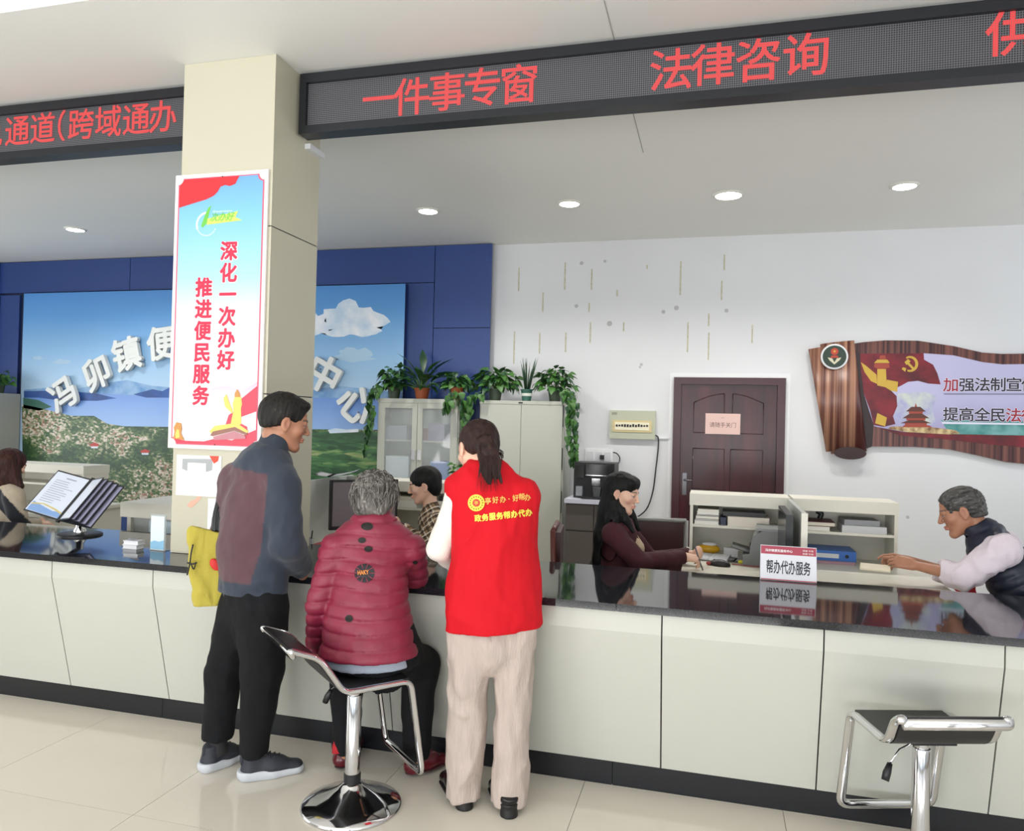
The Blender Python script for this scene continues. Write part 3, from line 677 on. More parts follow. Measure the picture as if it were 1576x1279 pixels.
def head_frame(fwd, up):
    f = nrm(fwd); r = nrm(np.cross(f, up)); u = np.cross(r, f); return np.stack([r, f, u], 1)
def build_head(g, c, M, sc=1.0, fem=False):
    W = lambda x, y, z: c + M @ (np.array([x, y, z])*sc)
    E = lambda p, r, k, op='add': g.ell(W(*p), np.array(r)*sc, M, k, op)
    C = lambda p, q, r0, r1, k, **kw: g.cone(W(*p), W(*q), r0*sc, r1*sc, k, **kw)
    E((0, -.012, .032), (.076, .096, .084), 0)
    E((0, .022, -.03), (.060, .064, .075), .03)
    C((0, .035, -.075), (0, .066, -.098), .032, .018 if fem else .022, .022)
    for s in (-1, 1):
        C((s*.050, -.005, -.045), (s*.022, .058, -.094), .020, .018, .02)
        E((s*.042, .055, -.022), (.024, .022, .022), .02)
    C((-.032, .078, .022), (.032, .078, .022), .011, .011, .012)
    for s in (-1, 1): E((s*.031, .100, .002), (.017, .018, .013), .010, 'sub')
    for s in (-1, 1): E((s*.031, .073, .001), (.0145, .0135, .0125), .003)
    C((0, .086, .012), (0, .105, -.026), .007, .0105 if not fem else .009, .008)
    for s in (-1, 1): E((s*.011, .096, -.030), (.0075, .009, .0065), .005)
    E((0, .088, -.055), (.023, .011, .0055), .004); E((0, .086, -.066), (.020, .011, .0065), .004)
    E((0, .101, -.0605), (.022, .008, .0012), .002, 'sub')
    for s in (-1, 1):
        E((s*.079, -.008, -.006), (.009, .020, .031), .004); E((s*.090, -.004, -.002), (.008, .012, .020), .004, 'sub')
        E((s*.078, -.004, -.032), (.007, .010, .010), .004)
def head_cols(c, M, sc, skin, brow='2a2422', beard=None):
    b, l = [np.array(srgb(x)) for x in SKIN[skin]]; bw = np.array(srgb(brow))
    def f(P):
        q = ((P-c) @ M)/sc; x, y, z = q[:, 0], q[:, 1], q[:, 2]; ax = np.abs(x)
        col = np.tile(b, (len(P), 1))*(1+0.06*vnoise(P*40)[:, None]); near = (np.abs(q).max(1) < .16) & (y > .05)
        def mixc(mask, c2, a): col[mask] = col[mask]*(1-a)+c2*a
        mixc(near & (np.hypot((x)/.024, (z+.060)/.0105) < 1) & (y > .08), l, .6)
        mixc(near & (np.hypot((ax-.042)/.022, (z+.03)/.02) < 1), l, .22)
        mixc(near & (ax > .014) & (ax < .050) & (np.abs(z-.0235-.004*np.cos((ax-.03)*60)) < .0042), bw, .8)
        ey = near & (np.hypot((ax-.031)/.0145, (z+.001)/.0032) < 1); mixc(ey, np.array([.28, .24, .22]), .8)
        mixc(near & (np.hypot((ax-.031)/.0058, (z+.001)/.0042) < 1), np.array([.01, .008, .008]), 1)
        mixc(near & (ax > .014) & (ax < .048) & (np.abs(z-.0042) < .0020), bw, .8)
        ear = (np.abs(ax-.085) < .012) & (np.hypot((y+.004)/.012, (z+.002)/.02) < 1); mixc(ear, l*.7, .35)
        return np.clip(col, 0, 1)
    return f
def hand(g, w, fd, nm, side, curl=(20, 25, 20), size=1.0, spread=6, thumb=30, flare=(0, 0, 0, 0)):
    """w wrist, fd towards the fingertips, nm out of the back of the hand, side towards the thumb"""
    fd = nrm(fd); nm = nrm(np.array(nm)-fd*(np.array(nm)@fd)); sd = np.cross(fd, nm); sd = sd if sd@np.array(side) > 0 else -sd
    s = size; w = np.array(w, float)
    cax = np.cross(nm, fd)                                  # curling about this takes fingers towards the palm
    for i, (off, ml, L, r) in enumerate(((.027, .088, .074, .0090), (.009, .092, .082, .0092), (-.009, .088, .076, .0088), (-.026, .080, .060, .0078))):
        k0 = w+fd*ml*s+sd*off*s; g.cone(w+sd*off*.6*s+fd*.012*s, k0, .0165*s, .0118*s, .012)
        d = rot(fd, nm, (1 if sd@np.cross(nm, fd) > 0 else -1)*spread*(off/.027)); p = k0
        for j, (fr, c) in enumerate(zip((.46, .30, .24), curl)):
            d = rot(d, cax, c+flare[i])
            q = p+d*L*fr*s; g.cone(p, q, (r-.0008*j)*s, (r-.0008*(j+1))*s, .0025); p = q
    t0 = w+fd*.02*s+sd*.02*s; d = nrm(fd*math.cos(R_(thumb))+sd*math.sin(R_(thumb))-nm*.25)
    t1 = t0+d*.048*s; g.cone(t0, t1, .0165*s, .0125*s, .012)
    d = nrm(d*.9+fd*.35-nm*.15); t2 = t1+d*.034*s; g.cone(t1, t2, .0115*s, .0098*s, .004); d = nrm(d*.85+fd*.4); g.cone(t2, t2+d*.026*s, .0098*s, .0078*s, .003)

def folds(amp, sx, sz, seed=0, along=(0, 0, 1), fine=0.3):
    a = nrm(along)
    def f(P):
        al = P@a; Q = P-np.outer(al, a)
        U = Q*sx+np.outer(al, a)*sz+seed*7.3
        wv = vnoise(P*3.1+seed)*1.2
        n = vnoise(U+wv[:, None]); r = 1-np.abs(n)*2
        return -(amp*r*0.5+amp*fine*vnoise(U*2.3+11))
    return f
def add_all(*fs): return lambda P: sum(f(P) for f in fs)
def strand_cols(base, dark, freq, ax, light=None, la=0.0, seed=0):
    b, d = np.array(srgb(base)), np.array(srgb(dark)); li = np.array(srgb(light)) if light else b
    ax = nrm(ax)
    def f(P):
        al = P@ax; U = (P-np.outer(al, ax))*freq+np.outer(al, ax)*freq*.08+vnoise(P*9+seed)[:, None]*1.5
        n = (vnoise(U+seed)+1)/2; m = (vnoise(U*2.1+seed+5)+1)/2
        c = d+(b-d)*n[:, None]
        if la: c = c+(li-c)*np.clip((m-1+la)/.3, 0, 1)[:, None]
        return np.clip(c, 0, 1)
    return f
def strand_disp(amp, freq, ax, seed=0):
    ax = nrm(ax)
    def f(P):
        al = P@ax; U = (P-np.outer(al, ax))*freq+np.outer(al, ax)*freq*.1+vnoise(P*9+seed)[:, None]*1.5
        return amp*vnoise(U+seed)
    return f
m_skin = mat('skin', 'c08a6c', 0.5, attr=True, bump=0.08, bs=300); m_skin.node_tree.nodes['Principled BSDF'].inputs['Subsurface Weight'].default_value = 0.12
m_skin.node_tree.nodes['Principled BSDF'].inputs['Subsurface Radius'].default_value = (0.012, 0.005, 0.003)
m_hair = mat('hair', '1a1716', 0.6, attr=True, spec=0.25)
m_cloth = mat('dyed_cloth', '808080', 0.85, attr=True, bump=0.15, bs=400, sheen=0.15)

def strands(name, roots, m, parent, col, n=5, r=0.0016):
    """loose locks: tapered tubes through given point lists"""
    bm = bmesh.new()
    for pts in roots:
        pts = bez([tuple(p) for p in pts], 4); k = len(pts); tube_bm(bm, pts, [max(0.0003, r*(1-(i/(k-1))**2)) for i in range(k)], n)
    me = bpy.data.meshes.new(name); bm.to_mesh(me); bm.free()
    a = me.color_attributes.new('Col', 'FLOAT_COLOR', 'POINT'); c = np.array([*srgb(col), 1]*len(me.vertices), np.float32); a.data.foreach_set('color', c)
    o = link(name, me, m, parent, True); o['kind'] = 'stuff'; return o
def const(c):
    c = np.array(srgb(c)); return lambda P: np.tile(c, (len(P), 1))

from mathutils.bvhtree import BVHTree
def bvh_of(o):
    me = o.data; return BVHTree.FromPolygons([v.co.copy() for v in me.vertices], [tuple(p.vertices) for p in me.polygons])
def drape(name, me, tree, m, parent, off=0.0025, cut=0.03):
    """lay flat work given in photo pixels onto a garment's own surface, as real thin geometry"""
    bm = bmesh.new(); bm.from_mesh(me); bmesh.ops.triangulate(bm, faces=bm.faces)
    for _ in range(3):
        es = [e for e in bm.edges if e.calc_length() > 5]
        if es: bmesh.ops.subdivide_edges(bm, edges=es, cuts=1); bmesh.ops.triangulate(bm, faces=bm.faces)
    for v in bm.verts:
        d = (_f*FPX + _r*(v.co.x-788) - _u*(v.co.y-639.5)).normalized(); h = tree.ray_cast(EYE, d)
        if h[0] is None: h = tree.find_nearest(EYE+d*3.2)
        v.co = h[0]-d*(off+v.co.z)
    me2 = bpy.data.meshes.new(name); bm.normal_update(); bm.to_mesh(me2); bm.free(); bpy.data.meshes.remove(me); return link(name, me2, m, parent)
def flat_poly(pts):
    bm = bmesh.new(); bm.faces.new([bm.verts.new((x, y, 0)) for x, y in pts]); me = bpy.data.meshes.new('flat'); bm.to_mesh(me); bm.free(); return me
def flat_text(body, x, y, w, h, ang=0.0, off=0.0, z=0.0):
    o = text('flat', body, None, None, Matrix.Translation((x, y, z)) @ Matrix.Rotation(R_(ang), 4, 'Z') @ Matrix.Diagonal((1, -1, 1, 1)), w=w, h=h, off=off)
    me = o.data; bpy.data.objects.remove(o); return me
def circ(x, y, rx, ry=None, n=20): return [(x+rx*math.cos(2*math.pi*k/n), y+(ry or rx)*math.sin(2*math.pi*k/n)) for k in range(n)]

# ---------------------------------------------------------------- bar stools
m_pad = mat('black_leatherette', '1d1c1e', 0.38, bump=0.1, bs=250)
def stool(name, label, B, ang, dz, prof):
    t = thing(name, label, 'stool', (B[0], B[1], 0), R_(ang), 'chrome and black bar stools at the counter')
    W = .185; z = lambda f, h, s: (f, s, h+dz)
    def side(s):
        p = [z(f, h, s) for f, h in prof]+[z(.228, .156-dz*0, s)]
        return p
    L_ = side(W); Rr = side(-W)
    loop = L_+Rr[::-1]; pts = fillet(loop+[L_[0]], .04, 6)
    tube('frame', pts, 0.019, m_chrome, t, 12, flat=(0.62, 1.0), up=(0, 1, 0))
    # pad following the frame
    pr = fillet([(f, 0, h+dz-.004) for f, h in prof], .05, 5); pr = [(p.x, p.z) for p in pr]
    pr = [p for p in pr if p[0] < .17][3:]; bm = bmesh.new(); n = len(pr); ring = []
    for i, (f, h) in enumerate(pr):
        a = Vector(pr[max(0, i-1)]); b = Vector(pr[min(n-1, i+1)]); tt = (b-a).normalized(); nn = Vector((-tt.y, tt.x))*.011
        ring.append([bm.verts.new((f+sx*nn.x, y, h+sx*nn.y)) for sx, y in ((1, -W+.014), (1, W-.014), (-1, W-.014), (-1, -W+.014))])
    for a, b in zip(ring, ring[1:]):
        for k in range(4): bm.faces.new((a[k], a[(k+1) % 4], b[(k+1) % 4], b[k]))
    bm.faces.new(ring[0]); bm.faces.new(ring[-1][::-1]); bmobj('seat', bm, m_pad, t, True, bevel=.006)
    box('mounting_plate', -.08, .08, -.08, .08, .515+dz, .528+dz, m_black, t, bevel=.004)
    lathe('pole', [(.024, .44), (.024, .516+dz)], m_chrome, t, 28)
    lathe('sleeve', [(.031, .075), (.031, .455), (.029, .46), (.025, .461)], m_chrome, t, 28)
    lathe('collar', [(.035, .092), (.035, .135), (.031, .139)], m_black, t, 28)
    lathe('base', [(.205, 0.0), (.207, .008), (.2, .015), (.15, .034), (.10, .056), (.06, .078), (.042, .094), (.036, .102)], m_chrome, t, 56, sharp=False)
    lv = tube('lever', [(0, .02, .50+dz), (-.03, .10, .48+dz), (-.05, .145, .44+dz)], .004, m_chrome, t, 8)
    tube('grip', [(-.05, .145, .44+dz), (-.058, .16, .41+dz), (-.064, .17, .385+dz)], [.009, .014, .013], m_black, lv, 10)
    return t
stool('bar_stool', 'chrome bar stool the grey-haired woman in the quilted jacket sits on', (-1.418, 2.87), 48.2, 0.0, [(-.322, .715), (-.335, .737), (-.217, .69), (-.116, .543), (.165, .545)])
stool('bar_stool', 'empty chrome bar stool with black saddle seat, alone before the right part of the counter', (.754, 3.052), 107.6, -.015, [(-.195, .635), (-.188, .655), (-.15, .63), (-.105, .535), (.155, .545)])

# ---------------------------------------------------------------- shoes
def shoe(parent, heel, toe, up_c, sole_c, kind='sneaker', w=.045, top=.085, name='shoe', heel_h=0.0, laces=None):
    heel = np.array(heel, float); toe = np.array(toe, float); heel[2] = toe[2] = 0; f = nrm(toe-heel); L = np.linalg.norm(toe-heel); s = np.array([f[1], -f[0], 0]); Z = np.array([0, 0, 1.])
    W = lambda a, b, c: heel+f*a*L+s*b+Z*c
    lo = np.minimum(heel, toe)-.09; hi = np.maximum(heel, toe)+.09; lo[2] = -.02; hi[2] = .24
    hb = .030 if kind == 'sneaker' else .014
    g = Grid(lo, hi, .0045); ax = (0, 0, 1)
    g.cone(W(.14, 0, .045+heel_h), W(.16, 0, top+heel_h), .038 if not heel_h else .030, .036 if not heel_h else .026, .01)
    g.cone(W(.15, 0, .04+heel_h), W(.5, 0, .045+heel_h*.5), .038, w-.002, .02, .85, ax); g.cone(W(.5, 0, .045+heel_h*.4), W(.86, 0, .034), w-.002, w*.82, .02, .72, ax)
    g.cone(W(.3, 0, top*.8+heel_h), W(.62, 0, .060+heel_h*.3), .027, .026, .03)
    g.half(W(0, 0, hb), (0, 0, -1)); g.half(W(.15, 0, top+heel_h+.012), (-f*.25+Z))
    co, q = g.mesh(); sh = npmesh(name, co, q, mat('shoe_'+up_c, up_c, 0.6, bump=.2, bs=300) if kind == 'sneaker' else mat('shoe_gloss_'+up_c, up_c, 0.25), parent)
    g = Grid(lo, hi, .0045)
    if heel_h > 0:
        g.cone(W(.13, 0, .0), W(.15, 0, .05), .037, .036, .004); g.cone(W(.14, 0, .02+heel_h), W(.5, 0, .018), .035, w-.004, .01, .3, ax); g.cone(W(.5, 0, .012), W(.86, 0, .012), w, w*.85, .008, .3, ax)
    else:
        g.cone(W(.10, 0, .03), W(.5, 0, .022), .046, w+.003, .01, .9 if kind == 'sneaker' else .4, ax); g.cone(W(.5, 0, .022), W(.87, 0, .02), w+.003, w*.9, .01, .65 if kind == 'sneaker' else .4, ax)
    g.half(W(0, 0, 0.0), (0, 0, -1)); g.half(W(0, 0, (.044 if kind == 'sneaker' else .02)+heel_h*1.2), (Z))
    co, q = g.mesh(); npmesh('sole', co, q, mat('sole_'+sole_c, sole_c, 0.5), sh)
    if kind == 'sneaker':
        for k in range(4):
            a = .36+.075*k; zz = .116-.007*k; tube('lace', [W(a, -.026, zz-.016), W(a+.02, 0, zz), W(a, .026, zz-.016)], .0035, m_black, sh, 6)
        tube('tongue', [W(.30, 0, .10), W(.29, 0, .125), W(.27, 0, .142)], [.02, .022, .014], mat('shoe_'+up_c, up_c), sh, 10, flat=(1, .35), up=tuple(f))
        tube('heel_tab', [W(.03, 0, .06), W(.0, 0, .085), W(.0, 0, .108), W(.04, 0, .10)], .009, mat('shoe_'+up_c, up_c), sh, 8)
        box('heel_insert', -.018, .018, -.003, .003, -.007, .007, m_black, sh, mtx=Matrix.Translation(tuple(W(-.035, 0, .018))) @ Matrix.Rotation(math.atan2(f[1], f[0])-math.pi/2, 4, 'Z'))
    return sh

def skin_body(p, label, skin, head_c, M, sc, joints, hd=None, fem=False, h=.011, name='person', brow='2a2422', zlo=0.02, neck_r=.052):
    """one continuous body: head, neck, trunk, arms with hands, legs"""
    J = joints; allp = np.array([v for k, v in J.items()]+[head_c]); lo = allp.min(0)-.2; hi = allp.max(0)+.2; lo[2] = max(lo[2], -.03)
    fine = [(a, head_c[a]-.15*sc, head_c[a]+.14*sc, .0042) for a in range(3)]
    for hh in (hd or []):
        for a in range(3): fine.append((a, hh['w'][a]-.14, hh['w'][a]+.14, .0050))
    g = Grid(lo, hi, h, fine)
    F = J['F']*0 if False else None
    rt = nrm(J['shR']-J['shL']); fw = nrm(np.cross([0, 0, 1], rt))
    ch, hp, nk = J['chest'], J['hip'], J['neck']
    g.cone(nk-np.array([0, 0, .07]), ch, .07, .125, .03, .6, fw); g.cone(ch, (ch+hp)/2, .125, .115, .02, .68, fw); g.cone((ch+hp)/2, hp, .115, .13, .02, .72, fw)
    for s in 'LR':
        sh, el, wr, hj, kn, an = (J[x+s] for x in ('sh', 'el', 'wr', 'hp', 'kn', 'an'))
        g.cone(nk-np.array([0, 0, .05]), sh, .045, .045, .03); g.cone(sh, el, .043, .034, .02); g.cone(el, wr, .036, .024, .01)
        g.cone(hj, kn, .075, .048, .03); g.cone(kn, an, .048, .032, .01)
        g.cone(an, an+np.array([0, 0, -.03]), .024, .022, .01)
    nb = head_c+M @ (np.array([0, -.03, -.055])*sc); g.cone(nb, nk, neck_r*sc, neck_r*1.08, .02)
    for k in 'LR':
        if not any(x.get('k') == k for x in (hd or [])): g.ell(J['wr'+k]+nrm(J['wr'+k]-J['el'+k])*.05, (.03, .03, .045), None, .02)
    for hh in (hd or []): a = dict(hh); a.pop('k', None); hand(g, **a)
    build_head(g, head_c, M, sc, fem)
    co, q = g.mesh(); o = npmesh(name, co, q, m_skin, None, cols=head_cols(head_c, M, sc, skin, brow), relax=1)
    tag(o, label, 'person'); return o

def garment(name, parent, lo, hi, h, build, m, cols=None, disp=None, fine=(), relax=1, post=None):
    g = Grid(np.array(lo), np.array(hi), h, fine); build(g)
    if disp: g.disp(disp)
    if post: post(g)
    co, q = g.mesh(); return npmesh(name, co, q, m, parent, cols=cols, relax=relax)
def bounds(*ps, m=.2):
    a = np.array(ps); return a.min(0)-m, a.max(0)+m

# ================================================================ person 1: man in the dark jacket
p = Person(385, 1190, 2.98); P = p.P; F = p.dirn(.80, .60); Rt = nrm(np.cross(F, p.Z))
J = dict(neck=P(417, 702), chest=P(394, 790), hip=P(391, 915))
c0 = P(399, 743); J['shR'] = c0+Rt*.165; J['shL'] = c0-Rt*.165
J['elR'] = P(441, 836, -.17); J['wrR'] = P(462, 872, .03); J['elL'] = P(348, 835, .22); J['wrL'] = P(392, 868, .34)
J['hpL'] = P(374, 935, .07); J['hpR'] = P(405, 935, -.07); J['knL'] = P(345, 1030, .08); J['knR'] = P(403, 1032, -.06); J['anL'] = P(335, 1135, .10); J['anR'] = P(391, 1160, -.02)
hc = P(439, 650); HM = head_frame(p.dirn(.95, .12, -.22), p.dirn(.22, .0, .97)); sc = 1.05
man = skin_body(p, 'man in navy and maroon jacket, black trousers and dark trainers standing beside the column', 'tan', hc, HM, sc, J)
lo, hi = bounds(J['neck'], J['hip'], J['shL'], J['shR'], J['elR'], J['elL'], J['wrR'], J['wrL'], m=.22)
def b_jacket(g):
    nk = P(411, 712)
    g.cone(P(402, 735), P(395, 790), .145, .178, .03, .66, F); g.cone(P(395, 790), P(388, 850), .178, .184, .02, .68, F); g.cone(P(388, 850), P(390, 935), .184, .166, .02, .72, F)
    for s, e, w in (('shR', 'elR', 'wrR'), ('shL', 'elL', 'wrL')):
        g.cone(nk, J[s]-p.Z*.01, .085, .066, .05); g.cone(J[s], J[e], .070, .072, .03); g.cone(J[e], J[w], .070, .050, .012)
        d = nrm(J[w]-J[e]); g.half(J[w]+d*.022, d, 0, (J[w]-.09, J[w]+.12))
    g.half(P(390, 912), (0, 0, -1))
def b_collar(g):
    a, b = P(414, 705), P(426, 672, .0); ax = nrm(b-a)
    g.cone(a-ax*.02, b+ax*.02, .082, .070, .01, .85, F); g.cone(a, b+ax*.10, .066, .060, .006, .85, F, op='sub'); g.half(b+ax*.010, nrm(ax+F*.02), .004)
zy = P(400, 728)[2]; zb = P(391, 888)[2]; bk = c0
def c_jacket(Q):
    col = np.tile(srgb('2c3543'), (len(Q), 1)); lat = (Q-bk)@Rt; fwd_ = (Q-bk)@F
    sx = (Q-P(405, 800))@p.R-.012*np.sin((Q[:, 2]-P(405, 800)[2])*6)
    m = (Q[:, 2] < zy+.02-lat*.10) & (Q[:, 2] > zb) & (sx < -.03*np.clip((P(405, 840)[2]-Q[:, 2])/.12, 0, 1)) & (fwd_ < .13)
    dS = np.full(len(Q), 9.)
    for a, b in (('shR', 'elR'), ('elR', 'wrR')):
        A, B = J[a], J[b]; d = B-A; t = np.clip(((Q-A)@d)/(d@d), 0, 1); dS = np.minimum(dS, np.linalg.norm(Q-A-t[:, None]*d, axis=1)-.079)
    col[m] = srgb('54383f'); return col*(1+.10*vnoise(Q*18)[:, None])
jk = garment('jacket', man, lo, hi, .0085, b_jacket, m_cloth, c_jacket, add_all(folds(.013, 8, 6, 1), folds(.007, 20, 16, 3)), post=lambda g: g.half(P(390, 910), (0, 0, -1)))
garment('collar', man, *bounds(P(414, 705), P(430, 665), m=.13), .005, b_collar, m_cloth, const('252d39'))
garment('undershirt_hem', man, *bounds(P(391, 915), m=.24), .009, lambda g: (g.cone(P(391, 900), P(391, 925), .160, .160, 0, .72, F), g.half(P(391, 920), (0, 0, -1)), g.half(P(391, 905), (0, 0, 1))), m_cloth, const('4b5056'))
lo, hi = bounds(J['hip'], J['anL'], J['anR'], J['hpR'], m=.2)
def b_trous(g):
    g.cone(P(391, 905), P(391, 930), .150, .152, .02, .74, F)
    for s, kr, ar, cut in (('L', .076, .062, (334, 1133)), ('R', .088, .052, (392, 1160))):
        d = .10 if s == 'L' else -.02
        g.cone(J['hp'+s], J['kn'+s], .105, kr, .03); g.cone(J['kn'+s], J['an'+s]-p.Z*.03, kr, ar, .02); g.half(P(*cut, d), (0, 0, -1), 0, (J['an'+s]-.15, J['an'+s]+.12))
garment('trousers', man, lo, hi, .009, b_trous, mat('trouser_black', '0f1013', 0.9, bump=.2, bs=300, spec=.3), None, add_all(folds(.013, 9, 3.5, 5), folds(.008, 18, 9, 8)))
for s, a, b, d in (('L', (334, 1128), (338, 1160), .10), ('R', (392, 1158), (392, 1172), -.02)):
    tube('sock', [P(*a, d), P(*b, d)], .036, mat('sock_grey', '2e2e30', .9), man, 12)
shoe(man, atz(313, 1189, 0), atz(378, 1163, 0), '2b2d36', 'c4c8ce', top=.105); shoe(man, atz(371, 1201, 0), atz(466, 1186, 0), '2b2d36', 'c4c8ce', top=.105)
W = lambda x, y, z: hc+HM@(np.array([x, y, z])*sc)
def b_hair1(g):
    g.ell(W(0, -.018, .038), np.array((.084, .104, .092))*sc, HM, 0); g.ell(W(0, -.058, -.008), np.array((.066, .046, .05))*sc, HM, .03); g.ell(W(0, .052, .090), np.array((.060, .034, .022))*sc, HM, .02)
    g.ell(W(0, .115, -.010), np.array((.16, .066, .096))*sc, HM, .006, 'sub')
    for s in (-1, 1):
        g.ell(W(s*.085, .010, -.040), np.array((.03, .036, .056))*sc, HM, .006, 'sub')
    g.half(W(0, -.06, -.034), HM@np.array([0, .45, -1]), .010)
garment('hair', man, *bounds(hc, m=.17), .0042, b_hair1, m_hair, strand_cols('26221f', '0d0c0c', 190, HM[:, 2], '4a4540', .2), strand_disp(.003, 120, HM[:, 2]))

# yellow tote bag on his left shoulder
bag = thing('tote_bag', 'yellow drawstring tote bag with black straps hanging from the standing man\'s shoulder', 'bag')
m_bag = mat('yellow_cotton', 'b3a543', 0.9, bump=.25, bs=200)
def b_bag(g):
    for (x0, y0), (x1, y1), r0, r1 in (((297, 818), (306, 934), .022, .016), ((308, 812), (313, 936), .026, .020), ((320, 808), (322, 934), .030, .024), ((334, 804), (334, 930), .032, .026), ((346, 806), (342, 926), .030, .026)):
        g.cone(P(x0, y0, .10), P(x1, y1, .10), r0, r1, .012, .6, p.V)
    pass
bg_ = garment('bag_body', bag, *bounds(P(291, 812, .1), P(350, 936, .1), m=.08), .006, b_bag, m_bag, None, add_all(folds(.014, 16, 3.5, 21), folds(.006, 34, 12, 23)), post=lambda g: (g.half(P(312, 813, .1), p.dirn(.28, 0, 1), .003), g.half(P(300, 934, .1), p.dirn(0.02, 0, -1), .003)))
for x0, x1 in ((333, 352), (340, 360)): tube('strap', bez([P(x0-4, 818, .09), P(x0-2, 790, .11), P(x0+6, 765, .14), P(x1, 738, .17)]), .009, m_black, bag, 8, flat=(.5, 1.3))
tube('drawstring', bez([P(297, 838, .06), P(294, 852, .05), P(292, 868, .05), P(288, 885, .06)], 5), .0035, m_black, bag, 6)
tube('drawstring', bez([P(288, 866, .05), P(296, 868, .05), P(303, 866, .05)], 5), .004, m_black, bag, 6); tube('drawstring', bez([P(293, 866, .05), P(298, 876, .05), P(301, 868, .06)], 5), .003, m_black, bag, 6)
def b_berry(g): g.ell(P(331, 869, .062), (.020, .008, .032), np.stack([nrm(p.R*.8+p.Z*.5), p.V, nrm(p.Z*.8-p.R*.5)], 1), 0)
garment('printed_strawberry', bag, *bounds(P(331, 869, .06), m=.05), .004, b_berry, mat('berry_red', 'cc2a26', .6))

# ================================================================ person 2: grey-haired woman on the stool
p = Person(575, 1180, 2.97); P = p.P; F = p.dirn(.22, .97); Rt = nrm(np.cross(F, p.Z))
J = dict(neck=P(575, 803, .10), chest=P(572, 880, .05), hip=P(572, 985, -.02), shR=P(630, 846, .08), shL=P(519, 846, .06),
         elR=P(638, 886, .20), wrR=P(618, 862, .42), elL=P(490, 930, .03), wrL=P(486, 992, .12),
         hpL=P(540, 1004, -.02), hpR=P(605, 1004, -.02), knL=P(534, 1016, .19), knR=P(647, 1022, .17), anL=P(532, 1150, .16), anR=P(640, 1160, .14))
hc = P(578, 770, .14); HM = head_frame(p.dirn(.28, .90, -.30), p.dirn(.05, .3, .95)); sc = .98
lady = skin_body(p, 'seated grey-haired woman in dark red quilted jacket with black dots, seen from behind', 'mid', hc, HM, sc, J)
zq = .0555
def quilt(Q):
    t = (Q[:, 2]+.004*np.sin(Q[:, 0]*14)+.012*vnoise(Q*4))/zq; u = t-np.floor(t)
    return .0055*np.exp(-((np.minimum(u, 1-u))/.09)**2)-.0035*np.sin(np.pi*u)**.6
def b_puffer(g):
    g.cone(P(574, 835, .08), P(566, 900, .04), .135, .163, .04, .70, F); g.cone(P(566, 900, .04), P(566, 960, 0), .163, .178, .03, .76, F); g.cone(P(566, 960, 0), P(567, 1012, -.03), .178, .210, .03, .80, F)
    nk = P(575, 822, .09)
    for s in 'LR':
        g.cone(nk, J['sh'+s], .085, .070, .05); g.cone(J['sh'+s], J['el'+s], .070, .060 if s == 'R' else .050, .012); g.cone(J['el'+s], J['wr'+s], .058 if s == 'R' else .047, .042 if s == 'R' else .040, .012)
    g.cone(P(575, 812, .10), P(577, 800, .11), .085, .070, .02, .85, F)
    d = nrm(J['wrL']-J['elL']); g.half(J['wrL']+d*.03, d, 0, (J['wrL']-.1, J['wrL']+.1))
    g.half(P(567, 1000, -.03), (0, 0, -1), .006, (P(567, 1000)-.32, P(567, 1000)+.3)) if False else None
    q = P(540, 1005, -.03)
    sl = (np.array([P(487, 1000)[0]+.0, q[1]-.5, .3]), np.array([q[0]+.6, q[1]+.6, .78])); g.half(P(567, 1005, -.03), (0, 0, -1), .004, sl)
def fseam(Q):
    return 0.0*Q[:, 0]
lo, hi = bounds(*[J[k] for k in ('neck', 'hip', 'shR', 'shL', 'elR', 'elL', 'wrR', 'wrL')], m=.22)
def c_puf(Q):
    c = np.array(srgb('82203a')); t = Q[:, 2]/zq
    return np.tile(c, (len(Q), 1))*(1+.10*vnoise(Q*25)[:, None])
puf = garment('quilted_jacket', lady, lo, hi, .0065, b_puffer, mat('nylon_cloth', '808080', 0.5, attr=True, bump=.1, bs=90), c_puf, add_all(quilt, folds(.004, 18, 24, 31)))
tr = bvh_of(puf)
m_patch = mat('black_print', '14120f', .7)
for x, y, rx, ry in ((565, 810, 9.5, 6), (557, 831.5, 6, 4.5), (567, 845, 6.5, 4.5), (537, 952, 6, 5.5), (639, 866, 4, 3)):
    drape('printed_dot', flat_poly(circ(x, y, rx, ry)), tr, m_patch, lady, .004)
drape('badge', flat_poly(circ(561, 882, 15.5, 14.5, 28)), tr, mat('badge_black', '1c1820', .6), lady, .004)
for k in range(10):
    a = 2*math.pi*k/10; drape('badge_line', flat_poly([(561+5*math.cos(a), 882+5*math.sin(a)), (561+15*math.cos(a-.02), 882+14*math.sin(a-.02)), (561+15*math.cos(a+.05), 882+14*math.sin(a+.05))]), tr, mat('badge_red', 'a8344a', .6), lady, .0055)
drape('badge_lettering', flat_text('HAKY', 559, 881, 17, 7, -4, .03), tr, mat('badge_orange', 'd8853a', .6), lady, .007)
